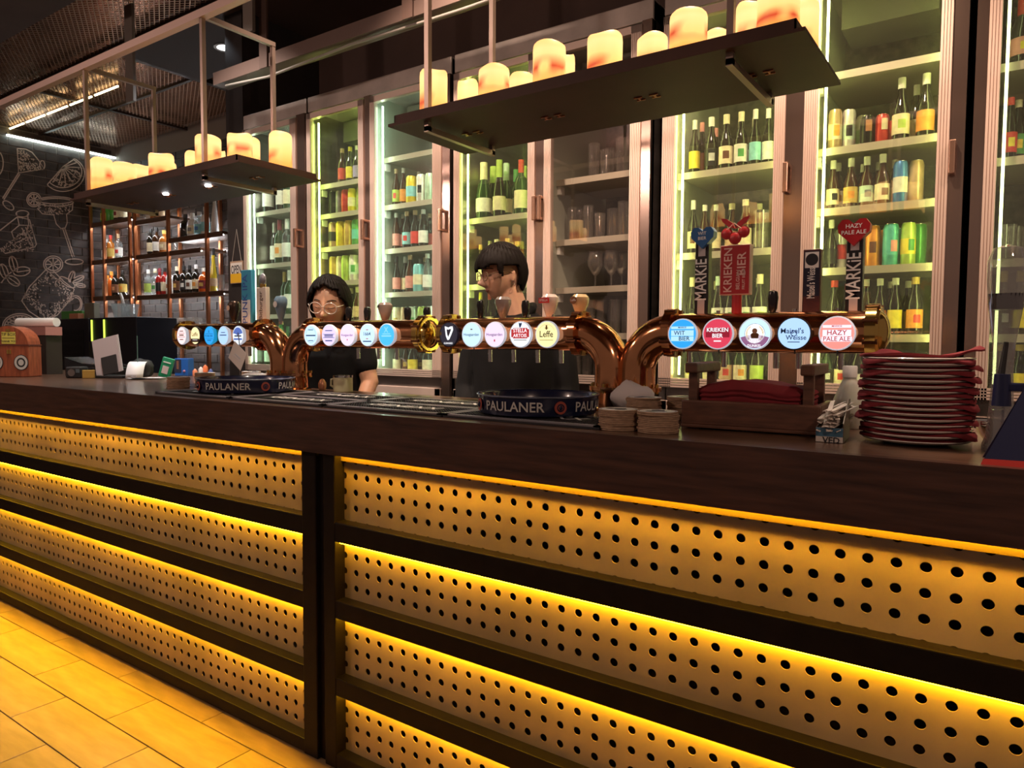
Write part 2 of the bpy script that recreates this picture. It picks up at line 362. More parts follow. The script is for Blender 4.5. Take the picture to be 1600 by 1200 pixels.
for un, (x0, x1, sx0, sx1, lab) in enumerate(((-1.770-78*CP, -1.770, -5.56, -1.735, 'amber lit bar front section behind the lit plank floor'), (-1.673, -1.673+49*CP, -1.70, .75, 'amber lit bar front section under the basket and the plate stack'))):
    u = empty('bar_front_unit', ((x0+x1)/2, 1.5, 0)); tag(u, lab, 'bar front', 'bar front sections')
    proto = None
    for zc in ROWC:
        if proto is None:
            proto = perforated(x0, x1).mk('perforated_panel', zinc, u); o = proto
        else: o = proto.copy(); COL.objects.link(o)
        o.location = Vector((x0, YP, zc))-u.location
    for (zl, zh) in ((.70, .765), (.465, .525), (.225, .285), (0, .045)):
        P(B().box(x0-.0, x1+.0, 1.447, 1.60, zl+.004, zh).mk('rail', iron, bev=.003), u)
    for zl, zh in rows[1:]:
        P(B().box(x0+.01, x1-.01, YP-.020, YP-.008, zh-.004, zh+.003).mk('led_strip', amber_led), u)
    P(B().box(x0, x1, 1.472, 1.476, .947, .986).mk('led_profile', M('profile_alu', (.09, .06, .03), .6)), u)
    P(B().box(x0+.02, x1-.02, 1.4565, 1.4625, .979, .985).mk('led_strip', amber_led_top), u)
    P(B().box(sx0 if un == 0 else sx0, (x0 if un == 0 else -1.650), 1.445, 1.62, 0, .9692).mk('stile', iron, bev=.003), u)
    P(B().box(-1.80 if un == 0 else .67, sx1, 1.445, 1.62, 0, .9692).mk('stile', iron, bev=.003), u)
    P(B().box(max(x0, -5.5), x1, 1.60, 1.62, 0, .985).mk('back_board', black), u)
    P(B().box(x0, x1, YP+.003, 1.60, .975, .985).mk('top_filler', black), u)
o = B().box(-1.735, -1.70, 1.46, 1.62, 0, .9692).mk('filler_strip', iron); P(o, u)
# ------------------------------------------------------------------ display fridges
streak = glass_mat('misted_fridge_glass', (.97, 1, .97), .075, .05, (.75, .82, .72), streak=True)
streak2 = glass_mat('lightly_misted_glass', (.98, 1, .97), .11, .025, (.75, .78, .66), streak=True)
clear_pane = glass_mat('cabinet_glass', (.97, .96, .95), .11, .012, (.5, .42, .38))
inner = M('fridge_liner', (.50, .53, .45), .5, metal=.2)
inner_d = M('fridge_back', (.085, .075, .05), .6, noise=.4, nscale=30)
lampcol = dict(cool=(.70, 1, .76), green=(.74, 1, .22), warm=(.95, 1, .30), off=None, dim=(.9, 1, .42))
YF = 3.05
def display_fridge(x0, x1, doors, label, ztop=2.86):
    t = empty('display_fridge', ((x0+x1)/2, 3.4, 0)); tag(t, label, 'fridge', 'glass door fridges behind the bar')
    def pk(b, name, mat, par=None, smooth=None, bev=0):
        o = b.mk(name, mat, smooth=smooth, bev=bev); o.parent = par or t
        o.location = -t.location if par is None else Vector((0, 0, 0)); return o
    for xa in (x0, x1-.035): pk(B().box(xa, xa+.035, YF+.03, 3.72, 0, ztop-.01), 'side_panel', steel)
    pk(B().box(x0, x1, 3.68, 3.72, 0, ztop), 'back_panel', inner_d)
    pk(B().box(x0, x1, YF+.02, 3.72, 2.765, ztop), 'top_panel', M('top_steel', (.52, .46, .43), .38, metal=.35, noise=.25, nscale=5), bev=.004)
    pk(B().box(x0+.03, x1-.03, YF+.03, 3.70, 1.02, 1.125), 'floor_panel', steel)
    for d in doors:
        gx0, gx1, fx0, fx1 = d['g'][0], d['g'][1], d['f'][0], d['f'][1]
        dz0, dz1, gz0, gz1 = 1.115, 2.75, 1.155, 2.715
        dr = B()
        for (a, b_) in ((fx0, gx0), (gx1, fx1)):
            n = max(3, int((b_-a)/.008)); s_ = (b_-a)/n
            dr.box(a, b_, YF+.004, YF+.03, dz0, dz1)
            for i in range(n): dr.box(a+i*s_+.0012, a+(i+1)*s_-.0012, YF, YF+.006, dz0, dz1)
        dr.box(fx0, fx1, YF, YF+.03, gz1, dz1); 
        for i in range(4): dr.box(fx0, fx1, YF, YF+.03, dz0+.011*i, dz0+.011*i+.008)
        door = pk(dr, 'door_frame', alu)
        lit = d['lit']
        pk(B().box(gx0, gx1, YF+.012, YF+.016, gz0, gz1), 'glass_pane', (streak2 if d.get('clr') else streak) if lit != 'off' else clear_pane, door)
        hx = (fx1+.012) if d.get('h', 1) else fx0-.012
        hb = B().box(hx-.010, hx+.010, YF-.028, YF-.016, d.get('hz', 1.98)-.06, d.get('hz', 1.98)+.06).box(hx-.010, hx+.010, YF-.016, YF+.01, d.get('hz', 1.98)+.045, d.get('hz', 1.98)+.06).box(hx-.010, hx+.010, YF-.016, YF+.01, d.get('hz', 1.98)-.06, d.get('hz', 1.98)-.045)
        pk(hb, 'handle', M('handle_metal', (.55, .34, .25), .25, metal=.9), door, bev=.003)
        # interior
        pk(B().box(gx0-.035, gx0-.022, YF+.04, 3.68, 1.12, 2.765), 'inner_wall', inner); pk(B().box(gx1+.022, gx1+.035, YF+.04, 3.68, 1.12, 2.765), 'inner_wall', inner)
        for sx in ((gx0+.020,) if d.get('one') else (gx0+.018, gx1+.004)):
            if lampcol[lit]:
                es = {'cool': 15, 'green': 17, 'warm': 20, 'dim': 5}[lit]*d.get('e', 1)
                pk(B().cyl((sx, YF+.055, 1.17), (sx, YF+.055, 2.70), .005, n=8), 'led_tube', M('fridge_led_%s_%.1f' % (lit, es), (1, 1, 1), em=lampcol[lit], es=es))
        pk(B().box(gx0+.03, gx1-.03, YF+.25, YF+.5, 2.62, 2.75), 'fan_cover', M('fan_cover', (.20, .20, .16), .5, metal=.4))
        for z in d['s']:
            pk(B().box(gx0-.02, gx1+.02, YF+.09, 3.62, z-.014, z-.004).box(gx0-.02, gx1+.02, YF+.088, YF+.096, z-.03, z), 'shelf', alu_shelf)
            pk(B().box(gx0-.021, gx0-.002, YF+.10, YF+.14, z-.07, z-.03), 'shelf_clip', white)
        # lower door
        lz0, lz1 = .10, 1.055
        lf = B().box(fx0, fx0+.045, YF, YF+.03, lz0, lz1).box(fx1-.045, fx1, YF, YF+.03, lz0, lz1).box(fx0, fx1, YF, YF+.03, lz1-.05, lz1).box(fx0, fx1, YF, YF+.03, lz0, lz0+.05)
        ld = pk(lf, 'lower_door', alu, bev=.003)
        pk(B().box(fx0+.045, fx1-.045, YF+.012, YF+.018, lz0+.05, lz1-.05), 'dark_pane', gloss_black, ld)
    # steel uprights between the doors
    xs = [x0]+[v for d in doors for v in d['f']]+[x1]
    for i in range(0, len(xs), 2):
        if xs[i+1]-xs[i] > .01: pk(B().box(xs[i], xs[i+1], YF+.008, YF+.05, 0, 2.765), 'upright', M('upright_steel', (.46, .34, .29), .20, metal=.95))
    return t
D = {}
def X3(px): return at_y(px, 400, YF).x
D['F1'] = dict(g=(X3(385), X3(454)), f=(X3(381), X3(463)), lit='cool', s=[2.21, 1.85, 1.50], h=1)
D['F2'] = dict(g=(X3(486), X3(560)), f=(X3(480), X3(568)), lit='green', s=[2.32, 2.13, 1.92, 1.70, 1.45], h=1)
D['F3'] = dict(g=(X3(585), X3(675)), f=(X3(578), X3(688)), lit='cool', s=[2.41, 2.13, 1.87, 1.61, 1.36], h=1)
D['F4'] = dict(clr=1, g=(X3(717), X3(823)), f=(X3(708), X3(834)), lit='green', s=[1.99, 1.63, 1.36], h=1)
D['F5'] = dict(g=(X3(859), X3(981)), f=(X3(848), X3(997)), lit='off', s=[2.13, 1.83, 1.59, 1.36], h=0)
D['F6'] = dict(clr=1, g=(X3(1051), X3(1204)), f=(X3(1031), X3(1221)), lit='warm', s=[2.08, 1.72, 1.37], h=1)
D['F7'] = dict(clr=1, g=(X3(1271), X3(1457)), f=(X3(1250), X3(1476)), lit='warm', s=[2.395, 2.10, 1.86, 1.62, 1.35], h=1)
D['F8'] = dict(clr=1, g=(X3(1551), .40), f=(X3(1531), .44), lit='dim', s=[2.31, 1.98, 1.62, 1.35], h=1)
WHERE = dict(F1='by OPEN sign', F2='behind the down-looking bartender', F3='behind gold tap cap', F4='behind the profile bartender', F5='without light', F6='behind cherry tap', F7='behind red heart tap', F8='behind glass tower')
display_fridge(X3(379), X3(476), [D['F1']], 'single door glass fridge of wine beside the OPEN sign')
display_fridge(X3(479)-.001, X3(701), [D['F2'], D['F3']], 'double glass door fridge of cans behind the bartender looking down')
display_fridge(X3(706), X3(1012), [D['F4'], D['F5']], 'double glass door fridge behind the bartender in profile, half unlit with glassware')
display_fridge(X3(1029), X3(1500), [D['F6'], D['F7']], 'brightly lit double door fridge behind the tall paddle tap handles')
display_fridge(X3(1512), .56, [D['F8']], 'dim glass door fridge behind the tall glass beer tower')
# ------------------------------------------------------------------ bottles, cans and glasses
PAL = dict(white=(.78, .77, .70), cream=(.80, .72, .48), yellow=(.80, .66, .06), gold=(.62, .42, .10), orange=(.80, .32, .05), red=(.60, .05, .04), pink=(.75, .32, .28), maroon=(.22, .02, .03), brown=(.14, .05, .02),
           black=(.012, .012, .012), grey=(.25, .25, .23), silver=(.6, .6, .58), green=(.08, .34, .08), teal=(.10, .50, .42), cyan=(.25, .62, .66), blue=(.06, .22, .55), lime=(.45, .62, .12), mint=(.55, .74, .55), purple=(.35, .28, .55), tan=(.55, .38, .22), copper=(.5, .22, .1))
def paint(c): return M('paint_'+c, PAL[c], .42, noise=.16, nscale=40)
def tin(c): return M('can_'+c, PAL[c], .30, metal=.35, noise=.22, nscale=30)
GL = dict(dark=M('dark_bottle_glass', (.012, .010, .006), .08, coat=.4), brown=M('brown_bottle_glass', (.045, .016, .005), .08, coat=.4), green=M('green_bottle_glass', (.015, .045, .012), .08, coat=.4),
          clear=glass_mat('clear_bottle_glass', (.86, .90, .90), .10, .16, (.80, .84, .84)), amber=M('amber_spirit', (.45, .14, .02), .1, coat=.4), orange=M('orange_spirit', (.8, .16, .02), .1, coat=.4), red=M('red_spirit', (.35, .015, .01), .1, coat=.4),
          white=M('white_bottle', (.75, .74, .70), .25, coat=.3), yellow=M('yellow_spirit', (.65, .48, .03), .1, coat=.4), lime=M('lime_bottle_glass', (.10, .42, .06), .1, coat=.4), tan=M('stone_bottle', (.5, .38, .22), .4))
PROF = dict(
    beer=([(0, 0), (.026, 0), (.029, .006), (.029, .118), (.024, .142), (.014, .172), (.0125, .215), (.0135, .220), (0, .220)], (.0295, .028, .100), (.0140, .198, .226)),
    long=([(0, 0), (.029, 0), (.031, .006), (.031, .118), (.025, .145), (.014, .180), (.0125, .242), (0, .242)], (.0315, .028, .105), (.0140, .205, .247)),
    wine=([(0, 0), (.034, 0), (.038, .008), (.038, .175), (.030, .205), (.015, .225), (.0140, .300), (0, .300)], (.0385, .045, .140), (.0160, .235, .305)),
    champ=([(0, 0), (.040, 0), (.044, .008), (.044, .130), (.034, .180), (.019, .225), (.0160, .305), (0, .305)], (.0445, .040, .115), (.0215, .205, .312)),
    spirit=([(0, 0), (.040, 0), (.043, .006), (.043, .175), (.034, .205), (.016, .222), (.015, .275), (0, .275)], (.0435, .045, .140), (.0175, .250, .295)),
    square=([(0, 0), (.050, 0), (.054, .006), (.052, .150), (.040, .180), (.018, .192), (.017, .230), (0, .230)], (.0545, .04, .125), (.022, .215, .255)),
    tall=([(0, 0), (.034, 0), (.038, .006), (.032, .17), (.018, .30), (.013, .43), (0, .43)], (.0365, .06, .14), (.0165, .37, .44)),
    can=([(0, .004), (.026, 0), (.033, .010), (.033, .150), (.027, .166), (.0255, .163), (0, .160)], None, (.0262, .160, .1675)),
    canS=([(0, .004), (.026, 0), (.032, .010), (.032, .105), (.026, .120), (.0245, .117), (0, .115)], None, (.0252, .114, .1215)),
    tumbler=([(0, 0), (.030, 0), (.036, .13), (.034, .13), (.029, .008), (0, .008)], None, None),
    highball=([(0, 0), (.030, 0), (.033, .17), (.031, .17), (.028, .01), (0, .01)], None, None),
    goblet=([(0, 0), (.034, 0), (.034, .004), (.005, .010), (.005, .060), (.020, .070), (.046, .105), (.050, .135), (.042, .18), (.040, .18), (.048, .135), (.044, .107), (.018, .075), (0, .074)], None, None),
    stein=([(0, 0), (.048, 0), (.050, .01), (.050, .15), (.047, .15), (.046, .012), (0, .012)], None, None))
MESH = {}
def obj_of(name, me, mat):
    o = bpy.data.objects.new(name, me); COL.objects.link(o)
    if not me.materials: me.materials.append(None)
    o.material_slots[0].link = 'OBJECT'; o.material_slots[0].material = mat
    return o
def get_mesh(kind, part):
    if (kind, part) in MESH: return MESH[(kind, part)]
    prof, lab, cap = PROF[kind]
    if part == 'body':
        b = B().lathe(prof, 18)
        if kind == 'stein': b.tube([(.048, 0, .125), (.078, 0, .115), (.085, 0, .075), (.078, 0, .04), (.048, 0, .03)], .007, 8)
    elif part == 'label': r, a, z = lab; b = B().lathe([(r, a), (r, z)], 18)
    elif part == 'neck': b = B().lathe([(cap[0]+.002, cap[1]-.035), (cap[0], cap[1]-.012)], 12)
    elif part == 'band': r = .0334; b = B().lathe([(r, .045), (r, .105)], 18)
    elif part == 'mark':
        r = (lab[0] if lab else .0335)+.0006; z0 = (lab[1]+lab[2])/2 if lab else .08; hh = (lab[2]-lab[1])*.22 if lab else .022
        vs = []; n = 6
        for i in range(n+1):
            a = math.radians(-90-35+50*i/n); vs += [(r*math.cos(a), r*math.sin(a), z0-hh), (r*math.cos(a), r*math.sin(a), z0+hh)]
        b = B().add(vs, [(2*i, 2*i+2, 2*i+3, 2*i+1) for i in range(n)])
    else: r, a, z = cap; b = B().lathe([(r, a), (r, z), (0, z)], 12)
    MESH[(kind, part)] = b.mesh(part, SM); return MESH[(kind, part)]
NAMES = dict(beer='beer_bottle', long='ale_bottle', wine='wine_bottle', champ='sparkling_wine_bottle', spirit='spirit_bottle', square='spirit_bottle', tall='liqueur_bottle', can='beer_can', canS='short_can', tumbler='tumbler', highball='highball_glass', goblet='goblet', stein='glass_stein')
def vessel(kind, loc, body='dark', lab='white', cap='white', mark=None, where='', group=None, sc=1.):
    nm = NAMES[kind]
    glassy = kind in ('tumbler', 'highball', 'goblet', 'stein')
    if glassy: mat = glassware
    elif kind in ('can', 'canS'): mat = tin(body)
    else: mat = GL[body]
    o = obj_of(nm, get_mesh(kind, 'body'), mat); o.location = loc; o.scale = (sc, sc, sc); o.rotation_euler = (0, 0, math.radians(33+random.uniform(-12, 12)))
    if glassy:
        desc = {'tumbler': 'clear straight tumbler', 'highball': 'clear tall highball glass', 'goblet': 'clear stemmed goblet', 'stein': 'heavy clear glass stein with handle'}[kind]; cat = 'glass'
    elif kind in ('can', 'canS'):
        c = obj_of('lid', get_mesh(kind, 'cap'), chrome); c.parent = o
        if lab:
            c = obj_of('printed_band', get_mesh(kind, 'band'), paint(lab)) if kind == 'can' else None
            if c: c.parent = o
        desc = ('tall' if kind == 'can' else 'short')+' %s can' % body+(' with %s band' % lab if lab and kind == 'can' else ''); cat = 'can'
    else:
        if lab: c = obj_of('paper_label', get_mesh(kind, 'label'), paint(lab)); c.parent = o
        if cap: c = obj_of('cap', get_mesh(kind, 'cap'), paint(cap)); c.parent = o
        desc = {'beer': 'small', 'long': 'large', 'wine': 'slim wine', 'champ': 'sparkling wine', 'spirit': 'spirit', 'square': 'squat square', 'tall': 'very tall tapered'}[kind]
        desc = '%s %s bottle' % (body, desc)+(' with %s label' % lab if lab else '')+((' and %s cap' % cap) if cap and kind != 'champ' and not lab else ''); cat = 'bottle'
    if mark:
        c = obj_of('print', get_mesh(kind, 'mark'), paint(mark)); c.parent = o
        desc = desc.replace(' label', '-%s label' % mark) if ' label' in desc else desc.replace(' band', '-%s band' % mark) if ' band' in desc else desc+' marked in %s' % mark
    lb = desc+' '+where
    tag(o, lb, cat, group or ('%s %s' % (desc, where))[:90])
    return o
glassware = glass_mat('thin_drinking_glass', (.90, .89, .88), .16, .05, (.8, .75, .7), rough=.03)
ORD = ['top', 'second', 'third', 'fourth', 'fifth', 'lowest']
def stock(F, shelf, items, Y=3.20, zfix=None):
    d = D[F]; z = d['s'][shelf] if shelf < len(d['s']) else 1.127
    nm = ORD[shelf] if shelf < len(d['s']) else 'lowest'
    rec = []
    for it in items:
        kind, px = it[0], it[1]; yy = Y+(it[6] if len(it) > 6 else 0)
        # pixel column read at this shelf's height
        yp = 530-(z-1.3)*300
        p = at_y(px, yp, yy)
        r = max(q[0] for q in PROF[kind][0]); hh = max(PROF[kind][0][-2][1], (PROF[kind][2] or (0, 0, 0))[2])
        above = min([q for q in d['s'] if q > z+.02]+[2.60])
        rec.append([min(max(p.x, d['g'][0]+.004+r), d['g'][1]-.004-r), yy, kind, it, r, min(1., (above-.036-z)/hh)])
    rec.sort()
    for q in rec:   # side by side without touching: slimmer where the row is tight
        q.append(1.)
    for a, b_ in zip(rec, rec[1:]):
        gap = b_[0]-a[0]; need = a[4]+b_[4]+.003
        if abs(a[1]-b_[1]) < need and gap < need:
            f = max(.80, gap/need); a[6] = min(a[6], f); b_[6] = min(b_[6], f)
    for a, b_ in zip(rec, rec[1:]):
        need = a[4]*a[6]+b_[4]*b_[6]+.003
        dx = b_[0]-a[0]
        if abs(a[1]-b_[1]) < need and dx < need: b_[1] = a[1]+math.sqrt(max(0, need*need-dx*dx))+.001
    for q in rec:
        o = vessel(q[2], (q[0], q[1], z-.003 if shelf < len(d['s']) else z-.001), *q[3][2:6], where='on %s shelf, fridge %s' % (nm, WHERE[F]))
        o.scale = (q[6], q[6], q[5])
    if F in ('F8',) or not rec: return
    for a, b_ in zip(rec, rec[1:]):   # bottles standing one row further back
        x = (a[0]+b_[0])/2; yb = max(a[1], b_[1])+a[4]+b_[4]+.012
        if b_[0]-a[0] < 2*a[4]*.82+.004 or b_[0]-a[0] > .16: continue
        o = vessel(a[2], (x, yb+.02, z-.003 if shelf < len(d['s']) else z-.001), *a[3][2:6], where='in back row, %s shelf, fridge %s' % (nm, WHERE[F].replace('the ', '')))
        o.scale = (.82, .82, a[5]*.97)
# (kind, pixel column, glass or can colour, label, cap, mark, extra depth)
stock('F1', 0, [('wine', 418, 'dark', 'white', 'black'), ('wine', 428, 'dark', None, 'black', None, .08), ('wine', 438, 'dark', 'white', 'white'), ('wine', 448, 'green', 'cream', 'gold')])
stock('F1', 1, [('wine', 411, 'dark', 'white', 'white', None, .05), ('wine', 424, 'dark', 'cream', 'cream', None, .1), ('wine', 437, 'green', 'cream', 'maroon', 'orange'), ('wine', 449, 'dark', 'white', 'white')])
stock('F1', 2, [('wine', 436, 'green', 'white', 'red'), ('wine', 445, 'green', 'white', 'gold', None, .06), ('wine', 453, 'green', 'white', 'white')])
stock('F1', 3, [('wine', 420, 'green', 'mint', 'green'), ('wine', 440, 'green', 'white', 'green')])
stock('F2', 0, [('beer', 535, 'brown', 'red', 'tan'), ('beer', 547, 'dark', 'yellow', 'yellow'), ('beer', 557, 'dark', 'purple', 'white')])
stock('F2', 1, [('can', 518, 'black', None, None), ('can', 529, 'grey', None, None), ('can', 540, 'red', None, None), ('can', 550, 'yellow', 'cream', None), ('can', 559, 'lime', None, None)])
stock('F2', 2, [('can', 521, 'tan', 'black', None), ('can', 533, 'yellow', None, None), ('can', 545, 'gold', None, None), ('can', 556, 'green', 'teal', None)])
stock('F2', 3, [('can', 519, 'gold', None, None), ('can', 530, 'cream', None, None), ('can', 541, 'lime', None, None), ('can', 552, 'white', 'mint', None, 'green')])
stock('F2', 4, [('long', 538, 'dark', 'cream', 'cream'), ('long', 549, 'dark', 'cream', 'cream', None, .05), ('long', 559, 'brown', 'tan', 'cream')])
stock('F2', 5, [('can', 505, 'gold', None, None), ('can', 518, 'lime', None, None), ('can', 558, 'teal', None, None)])
stock('F3', 1, [('beer', 614, 'brown', 'lime', 'tan', 'red'), ('beer', 628, 'brown', 'orange', 'white'), ('can', 643, 'yellow', 'cyan', None), ('can', 658, 'white', None, None, 'black'), ('can', 670, 'mint', None, None)])
stock('F3', 2, [('beer', 609, 'brown', 'pink', 'white'), ('beer', 621, 'brown', 'pink', 'white'), ('beer', 636, 'dark', 'cyan', 'tan', 'red'), ('beer', 649, 'dark', 'red', 'tan'), ('beer', 661, 'dark', 'white', 'white')])
stock('F3', 3, [('long', 611, 'dark', 'pink', 'black'), ('long', 626, 'dark', 'cream', 'silver'), ('beer', 641, 'brown', 'pink', 'tan'), ('can', 654, 'cyan', 'cream', None), ('beer', 668, 'clear', 'white', 'white')])
stock('F3', 4, [('can', 620, 'cream', None, None, 'gold'), ('can', 632, 'tan', None, None), ('can', 646, 'mint', None, None, 'green'), ('can', 660, 'lime', 'cream', None), ('can', 672, 'white', None, None)])
stock('F3', 5, [('long', 611, 'brown', 'cream', 'gold'), ('long', 627, 'brown', 'brown', 'gold', 'gold'), ('long', 645, 'dark', 'yellow', 'gold'), ('long', 668, 'dark', 'cream', 'cream')])
stock('F4', 0, [('champ', 756, 'green', 'white', 'cream'), ('champ', 769, 'green', 'cream', 'lime', None, .10), ('champ', 780, 'dark', 'cream', 'lime'), ('champ', 791, 'green', 'cream', 'mint', None, .08), ('wine', 806, 'green', 'mint', 'green', None, .2), ('wine', 814, 'green', 'cream', 'red', None, .04)])
stock('F4', 1, [('beer', 744, 'brown', 'cream', 'gold'), ('long', 760, 'brown', 'white', 'cream'), ('long', 776, 'brown', 'white', 'cream'), ('long', 793, 'amber', 'cream', 'gold'), ('beer', 808, 'brown', 'tan', 'gold')])
stock('F4', 2, [('long', 741, 'green', 'lime', 'yellow'), ('long', 757, 'dark', 'cream', 'red'), ('long', 810, 'green', 'cream', 'gold')])
stock('F4', 3, [('can', 738, 'mint', None, None), ('can', 752, 'lime', None, None), ('can', 812, 'green', None, None)])
stock('F5', 0, [('highball', 928, '', '', ''), ('tumbler', 946, '', '', ''), ('tumbler', 958, '', '', '', None, .06), ('highball', 972, '', '', '')])
stock('F5', 1, [('highball', 894, '', '', ''), ('highball', 905, '', '', '', None, .05), ('highball', 919, '', '', ''), ('tumbler', 934, '', '', ''), ('stein', 952, '', '', ''), ('highball', 974, '', '', '')])
stock('F5', 2, [('goblet', 930, '', '', ''), ('goblet', 953, '', '', ''), ('goblet', 968, '', '', '', None, .07)])
stock('F5', 3, [('highball', 922, '', '', ''), ('highball', 936, '', '', ''), ('highball', 949, '', '', ''), ('highball', 961, '', '', ''), ('highball', 973, '', '', '')])
stock('F5', 4, [('highball', 900, '', '', ''), ('highball', 912, '', '', ''), ('highball', 924, '', '', ''), ('highball', 936, '', '', ''), ('highball', 972, '', '', '')])
stock('F6', 0, [('long', 1069, 'dark', 'yellow', 'white'), ('long', 1089, 'dark', 'brown', 'pink'), ('long', 1110, 'dark', 'black', 'white', 'silver'), ('long', 1133, 'dark', 'cream', 'cream', 'brown'), ('long', 1156, 'dark', 'white', 'cream', 'green'), ('long', 1178, 'dark', 'cyan', 'white'), ('long', 1196, 'dark', 'white', 'white')])
stock('F6', 1, [('long', 1071, 'dark', 'cream', 'white', 'brown'), ('beer', 1097, 'brown', 'tan', 'white'), ('beer', 1119, 'brown', 'cream', 'white', None, .06), ('beer', 1142, 'dark', 'tan', 'cream', None, .06), ('beer', 1163, 'brown', 'cream', 'cream'), ('highball', 1188, '', '', '')])
stock('F6', 2, [('long', 1063, 'dark', 'black', 'cream', 'cream'), ('long', 1080, 'dark', 'black', 'cream', 'silver'), ('long', 1121, 'dark', 'white', 'mint', 'green'), ('long', 1141, 'dark', 'white', 'mint', 'green'), ('long', 1162, 'dark', 'white', 'cream', 'green'), ('long', 1186, 'dark', 'white', 'cream', 'lime')])
stock('F6', 3, [('beer', 1057, 'green', 'cream', 'gold', 'yellow'), ('beer', 1080, 'green', 'cream', 'gold', 'brown'), ('beer', 1108, 'green', 'cream', 'gold', 'orange'), ('beer', 1134, 'green', 'tan', 'gold', 'red'), ('beer', 1156, 'green', 'cream', 'gold', 'orange'), ('beer', 1182, 'dark', 'lime', 'gold')])
stock('F7', 1, [('can', 1291, 'tan', 'cream', None, 'orange'), ('can', 1321, 'white', 'mint', None, 'black'), ('canS', 1352, 'black', None, None, 'copper'), ('canS', 1375, 'red', None, None, 'cream'), ('long', 1404, 'dark', 'cream', 'white', 'lime'), ('long', 1442, 'dark', 'orange', 'white')])
stock('F7', 2, [('long', 1280, 'brown', 'cream', 'white', 'black'), ('long', 1303, 'brown', 'cream', 'white', 'orange'), ('long', 1327, 'brown', 'gold', 'white', 'orange'), ('long', 1351, 'brown', 'mint', 'white', 'grey'), ('long', 1376, 'brown', 'cream', 'white', 'brown'), ('can', 1404, 'blue', 'white', None), ('can', 1430, 'tan', None, None, None, .05)])
stock('F7', 3, [('long', 1283, 'dark', 'black', 'white'), ('can', 1309, 'white', 'red', None), ('can', 1336, 'grey', None, None), ('can', 1361, 'orange', None, None, 'brown'), ('can', 1390, 'teal', 'teal', None, 'pink'), ('can', 1417, 'lime', 'yellow', None, 'green'), ('can', 1434, 'green', None, None, None, .06), ('goblet', 1451, '', '', '')])
stock('F7', 4, [('beer', 1302, 'dark', 'pink', 'red', 'white'), ('beer', 1330, 'dark', 'cream', 'gold'), ('beer', 1351, 'dark', 'white', 'white'), ('beer', 1373, 'dark', 'orange', 'white'), ('beer', 1397, 'dark', 'yellow', 'white'), ('beer', 1428, 'dark', 'orange', 'gold', 'red')])
stock('F7', 5, [('beer', 1285, 'green', 'black', 'gold', 'silver'), ('beer', 1312, 'dark', 'cream', 'red', 'red'), ('beer', 1340, 'dark', 'black', 'gold', 'white'), ('long', 1372, 'dark', 'black', 'gold')])
stock('F8', 0, [('long', 1560, 'dark', 'brown', 'black', None, .1), ('champ', 1592, 'dark', 'pink', 'red', 'yellow')])
stock('F8', 1, [('beer', 1557, 'dark', 'red', 'red', 'yellow'), ('beer', 1585, 'dark', 'green', 'cream', 'yellow'), ('beer', 1608, 'dark', 'cream', 'cream')])
stock('F8', 2, [('tumbler', 1562, '', '', ''), ('tumbler', 1580, '', '', ''), ('tumbler', 1598, '', '', '')])
stock('F8', 3, [('long', 1565, 'dark', 'black', 'gold', 'silver'), ('long', 1590, 'dark', 'yellow', 'gold')])
stock('F8', 4, [('beer', 1556, 'dark', 'black', 'gold', 'tan'), ('beer', 1592, 'dark', 'yellow', 'gold')])
# ------------------------------------------------------------------ copper framed liquor shelves at the far wall
shelf_wood = M('shelf_plank', (.10, .045, .022), .45, noise=.3, nscale=6, stretch=(1, 10, 10))
shelf_led = M('shelf_led', (1, 1, 1), em=(.92, .96, 1), es=85)
YS0, YS1 = 4.13, 4.42
def liquor_rack(x0, x1, label, levels, posts):
    t = empty('liquor_rack', ((x0+x1)/2, 4.3, 0)); tag(t, label, 'shelf', 'copper framed liquor racks')
    for (a, b_, z) in levels:
        s_ = B().box(a, b_, YS0, YS1, z-.028, z).mk('shelf_board', shelf_wood, bev=.002); s_.parent = t; s_.location = -t.location
        l = B().box(a+.002, b_-.002, YS0, YS0+.012, z-.05, z-.028).mk('front_lip', shelf_wood); l.parent = t; l.location = -t.location
        l = B().box(a+.03, b_-.03, YS0+.03, YS0+.038, z-.034, z-.028).mk('led_strip', shelf_led); l.parent = t; l.location = -t.location
        l = B().box(a+.03, b_-.03, YS1-.008, YS1-.002, z, z+.006).mk('led_strip', shelf_led); l.parent = t; l.location = -t.location
    for (x, y, zt) in posts:
        p = B().box(x-.016, x+.016, y-.016, y+.016, 0, zt).mk('post', copper_post, bev=.003); p.parent = t; p.location = -t.location
    return t
XA0, XA1, XB0, XB1 = -8.86, -7.97, -7.90, -6.28
XM = -7.22
ZS = [2.68, 2.25, 1.83, 1.39]
liquor_rack(XA0, XA1, 'copper framed liquor rack in the corner beside the chalk drawings', [(XA0, XA1, z) for z in ZS], [(XA0, YS0, 3.05), (XA0+.30, YS0, 3.05), (XA1-.016, YS0, 3.05), (XA0+.02, YS1, 3.05), (XA1-.4, YS1, 3.05)])
liquor_rack(XB0, XB1, 'wide copper framed liquor rack next to the dark pillar', [(XB0, XM, 2.62), (XB0, -6.65, 2.25), (XM, XB1, 2.38), (XB0, XB1, 1.81), (XB0, XB1, 1.385)], [(XB0+.016, YS0, 3.05), (XM, YS0, 3.05), (-6.53, YS0, 3.05), (XB0+.4, YS1, 3.05), (-6.75, YS1, 3.05)])
